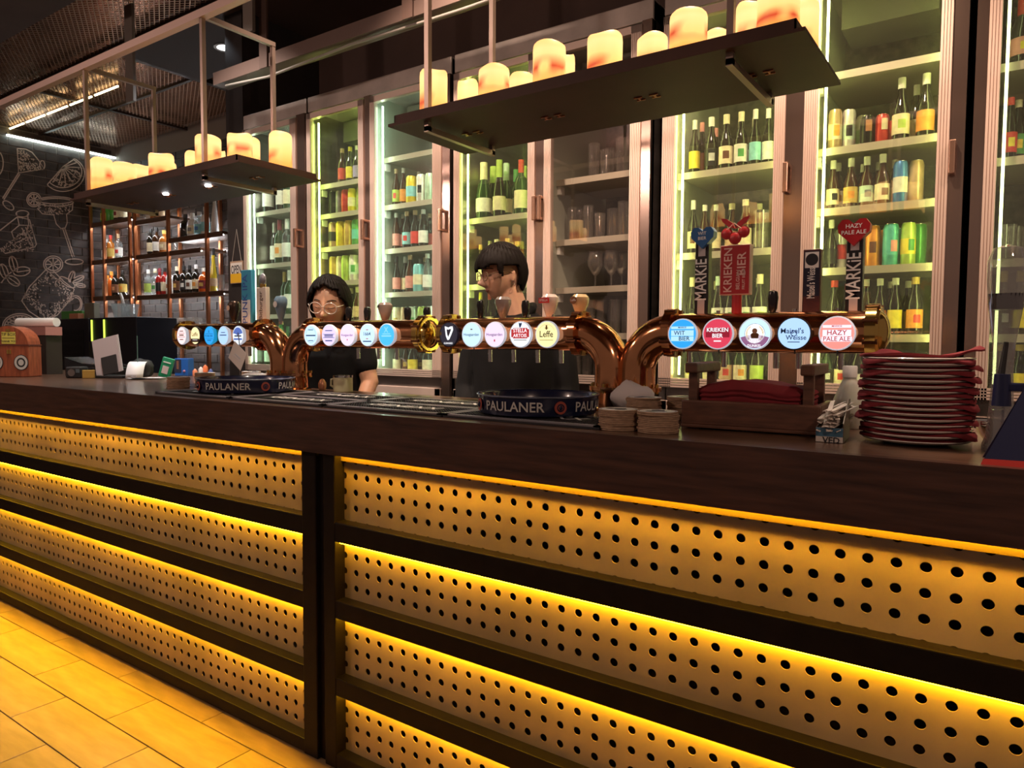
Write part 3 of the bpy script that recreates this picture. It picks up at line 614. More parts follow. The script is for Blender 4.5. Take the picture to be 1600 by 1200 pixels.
def rack_stock(z, items, where, Y=4.26):
    lastx = -99
    for it in items:
        p = at_y(it[1], 530-(z-1.3)*155, Y)
        r = max(q[0] for q in PROF[it[0]][0])*1.02+(.02 if it[0] == 'stein' else 0)
        x = max(p.x, XA0+.03+r, lastx+r+.002); lastx = x+r
        vessel(it[0], (x, p.y, z+.001), *it[2:6], where=where)
wa, wb = 'shelf, corner rack', 'shelf, rack by pillar'
rack_stock(2.68, [('square', 144, 'lime', 'yellow', 'gold', 'red'), ('spirit', 153, 'lime', None, 'green', None, .06), ('spirit', 162, 'lime', None, 'green'), ('spirit', 172, 'brown', 'cream', 'gold', 'maroon'), ('square', 184, 'dark', 'cream', 'gold')], 'on top '+wa)
rack_stock(2.25, [('square', 149, 'clear', 'white', 'silver'), ('spirit', 167, 'amber', 'gold', 'red'), ('spirit', 185, 'clear', 'white', 'tan', 'red')], 'on second '+wa)
rack_stock(1.83, [('square', 149, 'tan', 'tan', 'orange'), ('spirit', 158, 'orange', None, 'orange'), ('spirit', 175, 'dark', 'brown', 'black', 'copper'), ('spirit', 192, 'dark', 'gold', 'black', 'orange')], 'on third '+wa)
rack_stock(1.39, [('stein', 149, '', '', ''), ('stein', 158, '', '', ''), ('tumbler', 175, '', '', ''), ('stein', 196, '', '', '')], 'on lowest '+wa)
rack_stock(2.62, [('spirit', 234, 'white', None, 'white'), ('spirit', 241, 'amber', 'gold', 'gold'), ('square', 248, 'amber', 'tan', 'orange')], 'on top '+wb)
rack_stock(2.38, [('square', 290, 'dark', None, 'black'), ('square', 301, 'white', 'cream', 'white', 'grey'), ('square', 312, 'clear', 'cyan', 'silver', 'blue'), ('spirit', 321, 'white', 'cyan', 'white'), ('tall', 336, 'white', None, 'white')], 'on raised '+wb)
rack_stock(2.25, [('spirit', 236, 'dark', 'cream', 'black'), ('spirit', 245, 'brown', 'white', 'black'), ('square', 257, 'amber', 'tan', 'gold', 'cream'), ('tumbler', 273, '', '', '')], 'on second '+wb)
rack_stock(1.81, [('spirit', 232, 'clear', 'lime', 'white'), ('spirit', 243, 'clear', 'white', 'cream', 'green'), ('spirit', 250, 'red', 'black', 'maroon'), ('spirit', 258, 'red', 'cream', 'black'), ('spirit', 266, 'white', 'white', 'white', 'copper'), ('spirit', 277, 'dark', 'brown', 'cream', 'gold'), ('spirit', 288, 'dark', 'black', 'black', 'white'), ('spirit', 297, 'dark', 'white', 'black', 'brown'), ('spirit', 307, 'dark', 'cream', 'silver', 'orange'), ('square', 319, 'orange', 'maroon', 'white', 'gold'), ('tall', 334, 'yellow', 'tan', 'black'), ('highball', 346, '', '', '')], 'on third '+wb)
rack_stock(1.385, [('stein', 232, '', '', ''), ('stein', 243, '', '', ''), ('stein', 254, '', '', ''), ('stein', 264, '', '', ''), ('goblet', 284, '', '', ''), ('goblet', 298, '', '', ''), ('goblet', 309, '', '', ''), ('tumbler', 322, '', '', ''), ('tumbler', 339, '', '', '')], 'on lowest '+wb)
# ------------------------------------------------------------------ candle shelves hung over the bar
ZSH = 1.965
shelf_m = M('shelf_dark_steel', (.060, .024, .015), .6, metal=.3, noise=.2, nscale=6)
frame_m = M('frame_tube', (.40, .30, .26), .35, metal=.7)
def wax(i):
    nm = 'glowing_wax_%d' % i
    m = bpy.data.materials.new(nm); m.use_nodes = True; nt = m.node_tree; N = nt.nodes; L = nt.links; b = N['Principled BSDF']
    b.inputs['Base Color'].default_value = (.30, .16, .07, 1); b.inputs['Roughness'].default_value = .5
    tc = N.new('ShaderNodeTexCoord'); sp = N.new('ShaderNodeSeparateXYZ'); L.new(tc.outputs['Generated'], sp.inputs[0])
    mp = N.new('ShaderNodeMapping'); mp.inputs['Scale'].default_value = (1.5, 1.5, 2.5); mp.inputs['Location'].default_value = (i*1.7, i*.9, 0)
    n = N.new('ShaderNodeTexNoise'); n.inputs['Scale'].default_value = .9; n.inputs['Detail'].default_value = 1; L.new(tc.outputs['Generated'], mp.inputs[0]); L.new(mp.outputs[0], n.inputs[0])
    r = N.new('ShaderNodeValToRGB'); e = r.color_ramp.elements
    e[0].position = 0; e[0].color = (1, .24, .03, 1); e[1].position = 1; e[1].color = (1, .52, .16, 1)
    for p, c in ((.25, (1, .34, .055)), (.5, (1, .54, .15)), (.82, (1, .64, .25))):
        q = e.new(p); q.color = (*c, 1)
    L.new(sp.outputs['Z'], r.inputs[0])
    # shadow of thick wax before the bulb, painted into the glow as a red band
    c0 = .42+.16*((i*37) % 5)/4
    d = N.new('ShaderNodeMath'); d.operation = 'SUBTRACT'; d.inputs[1].default_value = c0; L.new(sp.outputs['Z'], d.inputs[0])
    ab = N.new('ShaderNodeMath'); ab.operation = 'ABSOLUTE'; L.new(d.outputs[0], ab.inputs[0])
    k1 = N.new('ShaderNodeMapRange'); k1.inputs[1].default_value = 0; k1.inputs[2].default_value = .20; k1.inputs[3].default_value = 1; k1.inputs[4].default_value = 0; L.new(ab.outputs[0], k1.inputs[0])
    k2 = N.new('ShaderNodeMapRange'); k2.inputs[1].default_value = .36; k2.inputs[2].default_value = .54; L.new(n.outputs['Fac'], k2.inputs[0])
    mu = N.new('ShaderNodeMath'); mu.operation = 'MULTIPLY'; L.new(k1.outputs[0], mu.inputs[0]); L.new(k2.outputs[0], mu.inputs[1])
    mx = N.new('ShaderNodeMix'); mx.data_type = 'RGBA'; L.new(mu.outputs[0], mx.inputs[0]); L.new(r.outputs[0], mx.inputs[6]); mx.inputs[7].default_value = (.50, .035, .012, 1)
    L.new(mx.outputs[2], b.inputs['Emission Color']); b.inputs['Emission Strength'].default_value = 1.28
    return m
WAX = [wax(i) for i in range(6)]
def hanging_shelf(xl, xr, xr0, xr1, label, ygs=(1.61, 1.99), spots=(), zt=2.565):
    t = empty('hanging_shelf', ((xl+xr)/2, 1.8, ZSH)); tag(t, label, 'hanging shelf', 'candle shelves hung over the bar')
    def pk(b, n, m, bev=0): o = b.mk(n, m, bev=bev); o.parent = t; o.location = -t.location; return o
    y0, y1 = ygs
    pk(B().box(xl, xr, y0, y1, ZSH-.004, ZSH+.004), 'base_plate', shelf_m)
    rim = B().box(xl+.02, xr-.02, y0+.006, y0+.010, ZSH+.004, ZSH+.028).box(xl+.02, xr-.02, y1-.010, y1-.006, ZSH+.004, ZSH+.028).box(xl+.02, xl+.024, y0+.006, y1-.006, ZSH+.004, ZSH+.028).box(xr-.024, xr-.02, y0+.006, y1-.006, ZSH+.004, ZSH+.028)
    pk(rim, 'rim', shelf_m)
    for x in (xr0, xr1):
        for y in (y0+.03, y1-.03): pk(B().box(x-.008, x+.008, y-.008, y+.008, ZSH-.032, zt), 'rod', frame_m)
        pk(B().box(x-.008, x+.008, y0+.022, y1-.022, ZSH-.034, ZSH-.018), 'cross_bar', frame_m); pk(B().box(x-.009, x+.009, y0+.022, y1-.022, zt-.018, zt), 'cross_bar', frame_m)
    n = 4
    for i in range(n):
        x = xl+(xr-xl)*(i+.6)/(n+.1); y = (y0+y1)/2
        b = B()
        for sx in (-1, 1):
            b.box(x+sx*.022-.012, x+sx*.022+.012, y-.010, y-.006, ZSH-.007, ZSH-.004).box(x+sx*.022-.012, x+sx*.022+.012, y+.010, y+.014, ZSH-.007, ZSH-.004).box(x+sx*.022-.002, x+sx*.022+.002, y-.010, y+.014, ZSH-.007, ZSH-.004)
        pk(b, 'candle_clip', copper_post)
    for (px, py) in spots:
        p = at_z(px, py, ZSH-.006)
        pk(B().lathe([(0, 0), (.012, 0), (.012, .006), (0, .006)], 14, Matrix.Translation((p.x, p.y, ZSH-.010))), 'spot_lamp', M('white_spot', (1, 1, 1), em=(.95, .97, 1), es=30))
    return t
hanging_shelf(-1.585, -.378, -1.45, -.545, 'dark steel candle shelf hanging over the folded napkin basket')
hanging_shelf(-3.645, -2.34, -3.535, -2.60, 'dark steel candle shelf with white spot lamps under it', spots=((259, 303), (325, 290)))
b = B().box(-5.1, .6, 1.625, 1.655, 2.545, 2.575)
t = b.mk('ceiling_frame', M('pale_frame', (.62, .45, .40), .4, metal=.4)); tag(t, 'long pale square tube the candle shelves hang from', 'frame')
for x in (-5.05, -2.2, -1.0, .4): 
    B().box(x-.008, x+.008, 1.632, 1.648, 2.575, ZC-.12).mk('hanger', frame_m, t)
def candle(px0, px1, ytop, Y, i, where):
    c = at_y((px0+px1)/2, ytop, Y); a = at_y(px0, ytop, Y); b_ = at_y(px1, ytop, Y)
    fw = (c-CAM).dot(_F); r = (px1-px0)/2*fw/FPX*.97; h = c.z-ZSH-.006
    bb = B(); n = 22; vs = []; fs = []; ph = i*1.3
    prof = [(0, 0, 0), (1, 0, 0), (1.01, .3, 0), (.99, .6, 0), (1, .90, .3), (.97, .97, .8), (.88, 1, 1), (.72, .985, .7), (0, .93, .2)]
    rings = []
    for (q, z, wv) in prof:
        if q == 0: rings.append([len(vs)]); vs.append((0, 0, z*h))
        else:
            rings.append(list(range(len(vs), len(vs)+n)))
            for k in range(n):
                an = 2*math.pi*k/n; vs.append((q*r*math.cos(an), q*r*math.sin(an), z*h+wv*.003*math.sin(an*2+ph)+wv*.0016*math.sin(an*3+2*ph)))
    for A, Bq in zip(rings, rings[1:]):
        for k in range(n):
            j = (k+1) % n
            if len(A) == 1: fs.append((A[0], Bq[j], Bq[k]))
            elif len(Bq) == 1: fs.append((A[k], A[j], Bq[0]))
            else: fs.append((A[k], A[j], Bq[j], Bq[k]))
    bb.add(vs, fs)
    o = bb.mk('candle', WAX[i % 6], smooth=SM, loc=(c.x, Y, ZSH+.0052))
    hh = 'tall' if h > .19 else ('short' if h < .14 else 'medium')
    wd = 'wide' if r > .045 else 'slim'
    tag(o, '%s %s glowing pillar candle, %s' % (hh, wd, where), 'candle', 'glowing candles on the hanging shelves'); return o
RC = [(655, 700, 113, 1.74), (714, 748, 128, 1.86), (747, 797, 107, 1.71), (795, 836, 118, 1.88), (832, 885, 70, 1.73), (868, 899, 88, 1.90), (917, 974, 57, 1.74), (995, 1044, 58, 1.78), (1046, 1106, 22, 1.70), (1101, 1143, 51, 1.88), (1150, 1198, 8, 1.88), (1184, 1250, -12, 1.68), (1236, 1280, 6, 1.90)]
LC = [(142, 175, 249, 1.715), (177, 212, 256, 1.74), (206, 234, 259, 1.88), (233, 271, 242, 1.72), (254, 275, 255, 1.9), (289, 312, 238, 1.86), (305, 345, 214, 1.74), (330, 352, 236, 1.9), (355, 394, 211, 1.72), (378, 406, 218, 1.88), (420, 456, 209, 1.87)]
for i, c in enumerate(RC): candle(*c, i, '%s from the far end of the shelf above the basket' % NTH[i])
for i, c in enumerate(LC): candle(*c, i+2, '%s from the mural end of the spot lamp shelf' % NTH[i])
# ------------------------------------------------------------------ ceiling fittings
p = at_z(352, 74, ZC-.02)
t = empty('ceiling_downlight', (p.x, p.y, ZC-.02)); tag(t, 'round recessed white ceiling downlight in the dark ceiling', 'light')
B().lathe([(.085, 0), (.085, -.008), (.062, -.008), (.060, 0)], 24).mk('trim_ring', steel, t, SM)
B().lathe([(0, -.003), (.060, -.003)], 24).mk('lens', M('downlight_lens', (1, 1, 1), em=(.92, .96, 1), es=12), t)
YT = 2.75
p0 = at_y(345, 128, YT); p1 = at_y(800, -35, YT); zt = (p0.z+p1.z)/2
t = empty('cable_tray', (p0.x, YT, zt)); tag(t, 'long metal cable tray hung from the ceiling above the fridges', 'cable tray')
b = B(); Lh = 1.6-p0.x
P_ = Matrix.Translation((0, 0, 0))
B().box(0, Lh, -.05, .05, -.045, -.040).mk('tray_floor', M('tray_metal', (.16, .11, .095), .45, metal=.6), t); B().box(0, Lh, -.053, -.05, -.045, .03).mk('tray_side', M('tray_metal'), t); B().box(0, Lh, .05, .053, -.045, .03).mk('tray_side', M('tray_metal'), t)
for px in (425, 650, 1000):
    x = at_y(px, 60, YT).x-p0.x
    B().box(x-.035, x+.035, -.065, -.053, -.05, ZC-zt+.1).mk('hanger_bracket', M('hanger_paint', (.09, .055, .045), .5, metal=.3), t)
B().tube([(.1, -.03, -.06), (.5, -.02, -.085), (1.2, -.02, -.06), (2, -.02, -.07), (3.2, -.02, -.05)], .008, 8).mk('cable', M('cable_grey', (.3, .28, .26), .5), t, 3)
for px, wdt in ((203, .10), (389, .09)):
    p = at_y(px, 75 if px == 203 else 20, 2.63)
    o = B().box(p.x-wdt/2, p.x+wdt/2, 2.62, 2.64, 2.95 if px == 203 else 3.1, ZC).mk('ceiling_hanger', M('hanger_grey', (.20, .17, .15), .45, metal=.4)); tag(o, 'flat grey metal strap hanging %s' % ('over the mural end of the mesh ceiling' if px == 203 else 'beside the round ceiling downlight'), 'hanger', 'flat ceiling hanger straps')
# ------------------------------------------------------------------ copper tap towers
YT_, ZTB, RT = 2.0, 1.338, .0548
def rg(b, x, r0, r1, w, n=28):   # ring flange around the X axis
    T = Matrix.Translation((x, YT_, ZTB)) @ Matrix.Rotation(math.pi/2, 4, 'Y')
    b.lathe([(r0, 0), (r1, 0), (r1, w), (r0, w)], n, T)
ink = M('ink_black', (.015, .015, .02), .5); inkb = M('ink_blue', (.03, .10, .42), .5); inkw = M('ink_white', (.85, .85, .82), .5); inkr = M('ink_red', (.55, .02, .02), .5); inkg = M('ink_gold', (.55, .36, .08), .4)
def bars(b, rows_, o):
    for (w_, z, h_) in rows_: b.box(o.x-w_/2, o.x+w_/2, o.y-.0012, o.y-.0006, o.z+z-h_/2, o.z+z+h_/2)
inkw_g = M('backlit_ink_white', (.1, .1, .1), .4, em=(.92, .92, .95), es=1.2); inkr_g = M('backlit_ink_red', (.1, .1, .1), .4, em=(.50, .025, .03), es=.9)
def badge(t, px, py, face, rim, prints, sx=1., r=.043):
    p = at_y(px, py, YT_-RT-.012); p.z = ZTB-.004
    def pk(b, n, m, par, sm=None): o = b.mk(n, m, smooth=sm); o.parent = par; o.location = -t.location if par is t else Vector((0, 0, 0)); return o
    T = Matrix.Translation(p) @ Matrix.Rotation(math.pi/2, 4, 'X') @ Matrix.Diagonal((sx, 1, 1, 1))
    k = pk(B().lathe([(0, -.02), (r*.80, -.02), (r, -.004), (r, .003), (r*.94, .005), (r*.92, .003), (0, .003)], 32, T), 'badge', rim, t, SM)
    pk(B().lathe([(r*.92, .0036), (0, .0036)], 32, T), 'badge_face', face, k)
    pk(B().cyl((p.x, p.y+.01, p.z-r-.010), (p.x, p.y+.01, p.z-r+.006), .002, n=6), 'badge_pin', black, k)
    f0 = Vector((p.x, p.y-.0040, p.z))
    for mat, fn in prints:
        b = B(); fn(b, f0); pk(b, 'badge_print', mat, k)
    return k
def T_(s, size, dz=0, dx=0, sq=1.): return lambda b, o: b.text(s, size, o+Vector((dx, -.0022, dz)), (1, 0, 0), (0, 0, 1), sq=sq)
def R_(rows_): return lambda b, o: bars(b, rows_, o)
def ring_(r0, r1, a0=0, a1=360): 
    def f(b, o):
        n = 24; vs = []
        for i in range(n+1):
            a = math.radians(a0+(a1-a0)*i/n); vs += [(o.x+r0*math.cos(a), o.y-.0004, o.z+r0*math.sin(a)), (o.x+r1*math.cos(a), o.y-.0004, o.z+r1*math.sin(a))]
        b.add(vs, [(2*i, 2*i+1, 2*i+3, 2*i+2) for i in range(n)])
    return f
def poly_(pts, k=1., dz=0, dx=0, dy=.0005): return lambda b, o: b.add([(o.x+dx+x*k, o.y-dy, o.z+dz+z*k) for x, z in pts], [tuple(range(len(pts)))])
def glow(n, c, e=1.15): return M('backlit_'+n, (.1, .1, .1), .4, em=c, es=e)
G = dict(white=glow('white', (.78, .86, .95)), pinkw=glow('pinkish', (.95, .72, .72)), cream=glow('cream', (.95, .80, .42)), blue=glow('blue', (.01, .33, .80)), sky=glow('sky', (.40, .62, .95)), pale=glow('pale', (.55, .80, .98)), lilac=glow('lilac', (.72, .60, .95)), pink=glow('pink', (.88, .66, .92)), navy=glow('navy', (.006, .010, .03), .8), yel=glow('yellow', (.98, .84, .38)), red=glow('red', (.62, .035, .08)), coral=glow('coral', (.90, .26, .22)), azure=glow('azure', (.04, .46, .85)))
rimw = M('badge_rim_white', (.7, .7, .72), .3, em=(.7, .75, .85), es=.45); rimd = M('badge_rim_dark', (.05, .035, .03), .3)
heart = [(0, -.5), (-.5, -.02), (-.52, .22), (-.38, .42), (-.18, .42), (0, .26), (.18, .42), (.38, .42), (.52, .22), (.5, -.02)]
harp = [(-.35, .42), (-.22, .40), (-.05, .34), (.1, .40), (.3, .42), (.34, .2), (.2, -.1), (.02, -.42), (-.12, -.45), (-.25, -.2)]
harp_in = [(-.2, .26), (-.05, .22), (.1, .27), (.2, .25), (.12, .05), (-.05, -.28), (-.14, -.1)]
def tap_tower(cx, flange, label, tubes):
    t = empty('tap_tower', (cx, YT_, ZT)); tag(t, label, 'beer tap', 'copper tap towers on the bar')
    def pk(b, n, m, par=None, sm=SM, bev=0): o = b.mk(n, m, smooth=sm, bev=bev); o.parent = par or t; o.location = -t.location if par is None else Vector((0, 0, 0)); return o
    for (x0, x1, sgn) in tubes:
        pk(B().cyl((x0, YT_, ZTB), (x1, YT_, ZTB), RT, n=36), 'tube', copper)
        # elbow down to the column
        xe = x1 if sgn > 0 else x0
        Rb = abs(cx-xe)-.042; pts = []
        for i in range(15):
            a = math.pi/2*i/14
            pts.append((xe+sgn*Rb*math.sin(a), YT_, ZTB-Rb*(1-math.cos(a))))
        pts.append((pts[-1][0], YT_, ZT+.075))
        pk(B().tube(pts, RT*.99, 32), 'elbow', copper)
        for x in (x0, x1):
            b = B(); rg(b, x-.012, RT-.002, .071, .024)
            pk(b, 'flange', copper if x == xe else brass)
            b = B()
            for k in range(8):
                a = 2*math.pi*(k+.5)/8; y, z = YT_+.066*math.cos(a), ZTB+.066*math.sin(a); b.cyl((x-.017, y, z), (x+.017, y, z), .0065, n=8)
            o = pk(b, 'flange_bolts', M('dark_copper', (.16, .06, .03), .3, metal=.9)); o['kind'] = 'stuff'
        xo = x0 if sgn > 0 else x1   # domed outer end
        b = B(); T = Matrix.Translation((xo, YT_, ZTB)) @ Matrix.Rotation(-sgn*math.pi/2, 4, 'Y')
        b.lathe([(.068, .010), (.062, .018), (.052, .018), (.044, .026), (.030, .033), (.012, .037), (0, .038)], 28, T); pk(b, 'end_cap', brass)
    c = B().lathe([(.11, 0), (.11, .006), (.098, .012), (.095, .055), (.098, .060), (.116, .062), (.116, .074), (0, .074)], 36, Matrix.Translation((cx, YT_, ZT+.0008)) @ Matrix.Diagonal((1, .72, 1, 1)))
    pk(c, 'column_base', copper)
    b = B()
    for k in range(10):
        a = 2*math.pi*k/10; b.cyl((cx+.106*math.cos(a), YT_+.076*math.sin(a), ZT+.056), (cx+.106*math.cos(a), YT_+.076*math.sin(a), ZT+.084), .006, n=8)
    o = pk(b, 'base_bolts', brass); o['kind'] = 'stuff'
    return t, pk
def spout(pk, px):
    x = at_y(px, 550, YT_+.06).x
    pk(B().tube([(x, YT_+RT-.01, ZTB-.01), (x, YT_+RT+.05, ZTB-.012), (x, YT_+RT+.058, ZTB-.03), (x, YT_+RT+.06, ZTB-.10)], .0085, 10), 'spout', chrome)
    pk(B().cyl((x, YT_+.055, ZTB-.01), (x, YT_+.055, ZTB+.065), .006, n=10), 'tap_stem', chrome)
def lever(pk, px, y0, y1, mat, shape='slim', name='tap_handle', YH=2.055):
    p = at_y(px, y1, YH); top_ = at_y(px, y0, YH).z; zb = min(p.z, ZTB+.062)
    h = top_-zb; T = Matrix.Translation((p.x, YH, zb))
    if shape == 'slim': prof = [(0, 0), (.006, 0), (.008, .1*h), (.012, .25*h), (.015, .7*h), (.012, .93*h), (0, h)]
    else: prof = [(0, 0), (.010, 0), (.010, .08*h), (.013, .12*h), (.020, .35*h), (.029, .68*h), (.029, .85*h), (.020, .97*h), (0, h)]
    o = pk(B().lathe(prof, 16, T), name, mat)
    pk(B().lathe([(0, -.015), (.009, -.015), (.009, .006), (0, .006)], 12, T), 'ferrule', chrome, o)
    return o, p.x, zb, h
def paddle(pk, px0, px1, y0, y1, mat, YH=2.055, th=.022):
    a = at_y(px0, y1, YH); c = at_y(px1, y1, YH); zt_ = at_y((px0+px1)/2, y0, YH).z; zb = min(a.z, ZTB+.05)
    o = pk(B().box(a.x, c.x, YH-th/2, YH+th/2, zb, zt_), 'tap_handle', mat, bev=.002)
    return o, (a.x+c.x)/2, c.x-a.x, zb, zt_, YH-th/2
def vtext(pk, par, s, size, x, z, y, mat, nm='lettering', sq=1.):   # reads upwards
    pk(B().text(s, size, (x, y-.0008, z), (0, 0, 1), (-1, 0, 0), sq=sq), nm, mat, par, None)
def plate(pk, par, x0, x1, z0, z1, y, mat, nm='printed_panel'): pk(B().box(x0, x1, y-.0006, y+.001, z0, z1), nm, mat, par, None)
# ---- tower near the tip box end
tA, pk = tap_tower(-2.565, .155, 'copper double tap tower in front of the bartender looking down', [(-3.345, -2.735, 1), (-2.395, -1.775, -1)])
bd = [(285, G['pinkw'], rimw, [(inkr_g, R_([(.05, .012, .002), (.058, -.006, .002)])), (M('print_tan', (.6, .3, .25), .5), R_([(.03, .022, .004), (.036, .003, .006), (.03, -.018, .004)]))]),
      (306, G['cream'], rimd, [(inkg, T_('Leffe', .026, .006)), (M('ink_brown', (.08, .03, .02), .5), R_([(.066, -.022, .016)])), (inkw_g, R_([(.04, -.020, .004)]))]),
      (328, G['blue'], M('badge_rim_blue', (.02, .30, .6), .3, em=(.01, .35, .7), es=.6), [(inkb, T_('X', .018, .018)), (inkb, T_('PUNK IPA', .014, -.002)), (inkb, R_([(.06, -.014, .0015), (.06, .009, .0015), (.03, -.022, .003)]))]),
      (350, G['sky'], rimw, [(inkb, R_([(.05, .002, .004), (.03, .014, .003)]))]),
      (373, G['white'], rimw, [(glow('deep', (.08, .16, .52), .9), ring_(0, .036, 20, 160)), (glow('deep', (.08, .16, .52), .9), R_([(.06, -.016, .008), (.066, .0105, .004)])), (inkb, R_([(.05, -.002, .006)]))])]
for px, f, rm, pr in bd: badge(tA, px, 521, f, rm, pr, sx=.96)
bd = [(487, G['pale'], rimw, [(inkb, R_([(.056, -.001, .005), (.03, .022, .003), (.03, -.022, .003)])), (inkb, ring_(.030, .031))]),
      (515, G['lilac'], rimw, [(inkb, R_([(.066, .004, .0015), (.066, -.010, .0015), (.05, .0, .004), (.05, -.006, .003), (.04, .018, .003), (.04, -.022, .004)]))]),
      (544, G['pink'], rimw, [(M('ink_violet', (.25, .15, .55), .5), T_('Hoegaarden', .0135, .0)), (inkr_g, R_([(.004, -.018, .006)]))]),
      (575, G['pale'], rimw, [(inkb, T_('1664', .020, .004)), (inkr_g, R_([(.012, .02, .003), (.012, -.014, .003)])), (inkb, R_([(.044, -.024, .004)]))]),
      (605, G['azure'], rimw, [(glow('azure2', (.25, .62, .95)), R_([(.05, -.004, .005), (.04, .004, .003)])), (glow('azure2', (.25, .62, .95)), T_('X', .03, .018))])]
for px, f, rm, pr in bd: badge(tA, px, 524, f, rm, pr)
for px in (355, 375, 545, 577, 606): spout(pk, px)
# handles of this tower
o, x, w_, zb, zt_, yf = paddle(pk, 381, 397, 422, 505, M('paddle_blue', (.05, .35, .55), .35))
plate(pk, o, x-w_*.5, x+w_*.35, zb, zb+(zt_-zb)*.45, yf, M('paddle_pale', (.75, .80, .80), .4)); vtext(pk, o, 'PUNK IPA', .052, x-w_*.12, (zb+zt_)/2-.01, yf, inkb)
o, x, w_, zb, zt_, yf = paddle(pk, 404, 419, 449, 503, M('paddle_cream', (.78, .72, .62), .35))
vtext(pk, o, 'Bitburger', .034, x-.002, (zb+zt_)/2, yf, M('ink_dark_brown', (.10, .05, .03), .5))
q = B().sphere((x, 2.055, zt_+.035), .022, sc=(1, .5, 1.3)); pk(q, 'emblem', M('pewter', (.3, .3, .34), .3, metal=.6), o); pk(B().cyl((x, 2.055, zt_-.002), (x, 2.055, zt_+.015), .014), 'emblem_neck', brass, o)
o, x, zb, h = lever(pk, 439, 462, 500, M('handle_slate', (.16, .28, .40), .3), 'fat'); pk(B().lathe([(0, .0005), (.014, .0005)], 20, Matrix.Translation((x, 2.055-.030, zb+h*.65)) @ Matrix.Rotation(math.pi/2, 4, 'X')), 'emblem', inkw, o, None)
o, x, zb, h = lever(pk, 366, 470, 500, M('handle_bronze', (.05, .03, .02), .25, metal=.5), 'fat'); pk(B().lathe([(0, .0005), (.012, .0005)], 20, Matrix.Translation((x-.002, 2.055-.030, zb+h*.65)) @ Matrix.Rotation(math.pi/2, 4, 'X')), 'emblem', M('emblem_cream', (.7, .5, .35), .5), o, None)
for px in (545, 574, 637, 667): lever(pk, px, 479, 505, gloss_black)
o, x, zb, h = lever(pk, 602, 472, 504, M('handle_grey', (.22, .18, .16), .2), 'fat'); pk(B().lathe([(0, .0005), (.006, .0005)], 12, Matrix.Translation((x-.008, 2.055-.030, zb+h*.78)) @ Matrix.Rotation(math.pi/2, 4, 'X')), 'emblem', black, o, None)
# ---- tower beside the basket
tB, pk = tap_tower(-.970, .155, 'copper double tap tower beside the napkin basket', [(-1.655, -1.125, 1), (-.815, -.285, -1)])
bd = [(702, G['navy'], M('badge_rim_navy', (.02, .02, .05), .3), [(inkw_g, poly_(harp, .055, .006, .002)), (glow('navy2', (.004, .008, .03), .5), poly_(harp_in, .052, .006, .002, .001)), (inkw_g, T_('GUINNESS', .0085, -.030))]),
      (738, G['pale'], rimw, [(M('ink_mid_blue', (.08, .22, .62), .5), T_('Hoegaarden', .0135)), (inkg, R_([(.008, .018, .004)]))]),
      (774, G['pink'], rimw, [(M('ink_violet', (.25, .15, .55), .5), T_('Hoegaarden', .0135)), (inkr_g, R_([(.005, -.020, .007)]))]),
      (814, G['white'], rimw, [(inkr_g, R_([(.070, .004, .026), (.056, .004, .034)])), (inkw_g, T_('STELLA', .0175, .012, 0, .95)), (inkw_g, T_('ARTOIS', .0155, -.004)), (M('ink_mid_blue'), poly_(harp, .018, .030)), (inkg, R_([(.05, -.018, .002)]))]),
      (855, G['yel'], rimw, [(M('ink_charcoal', (.06, .05, .04), .5), T_('Leffe', .028, .0, 0, .95)), (inkg, R_([(.05, -.018, .0015)])), (inkg, R_([(.006, .022, .014), (.014, .020, .002)])), (inkg, ring_(.031, .0318, 20, 160))])]
for px, f, rm, pr in bd: badge(tB, px, 524, f, rm, pr)
leafp = [(0, 0), (.3, .10), (.62, .42), (.7, .62), (.42, .55), (.12, .30)]
bd = [(1067, G['blue'], rimw, [(glow('sky2', (.40, .70, .95)), R_([(.066, .017, .007), (.066, .002, .016), (.066, -.014, .013)])), (inkb, T_('MARKIE', .007, .0175)), (M('ink_mid_blue'), T_('WIT', .017, .002, -.008)), (M('ink_mid_blue'), T_('BIER', .017, -.0135, .006))]),
      (1122, G['red'], rimw, [(M('red_band', (.1, .01, .02), .5, em=(.30, .012, .03), es=.9), R_([(.066, .003, .026)])), (inkw_g, T_('KRIEKEN', .0155, .010)), (inkw_g, T_('BIER', .0155, -.006)), (inkw_g, R_([(.02, -.020, .003)]))]),
      (1180, G['pale'], rimw, [(glow('mauve', (.30, .12, .26), .9), ring_(.0, .0385, 195, 345)), (inkw_g, ring_(0, .0265)), (ink, ring_(.0255, .0268)), (inkg, ring_(.019, .0235, -60, 60)), (inkg, ring_(.019, .0235, 120, 240)), (M('monk_brown', (.22, .09, .03), .5), poly_([(-.35, -.45), (.35, -.45), (.42, -.05), (.25, .1), (-.25, .1), (-.42, -.05)], .026, -.001)), (M('monk_skin', (.6, .32, .18), .5), lambda b, o: b.lathe([(.007, .0), (0, .0)], 14, Matrix.Translation((o.x, o.y-.0014, o.z+.007)) @ Matrix.Rotation(math.pi/2, 4, 'X'))), (inkw_g, T_('DUNKEL', .0095, -.0325))]),
      (1241, G['sky'], rimd, [(M('ink_mid_blue'), T_("Maisel's", .019, .006, -.004)), (M('ink_mid_blue'), T_('Weisse', .017, -.011, .006)), (M('ink_mid_blue'), ring_(.006, .008)), (M('ink_mid_blue'), R_([(.03, -.022, .002)]))]),
      (1308, G['coral'], rimw, [(glow('pinkw2', (.85, .76, .85)), R_([(.066, .017, .007), (.066, .0005, .016), (.070, -.0145, .012)])), (inkr_g, T_('MARKIE', .007, .0175)), (inkr_g, T_('HAZY', .0175, .001)), (inkr_g, T_('PALE ALE', .0155, -.0145))])]
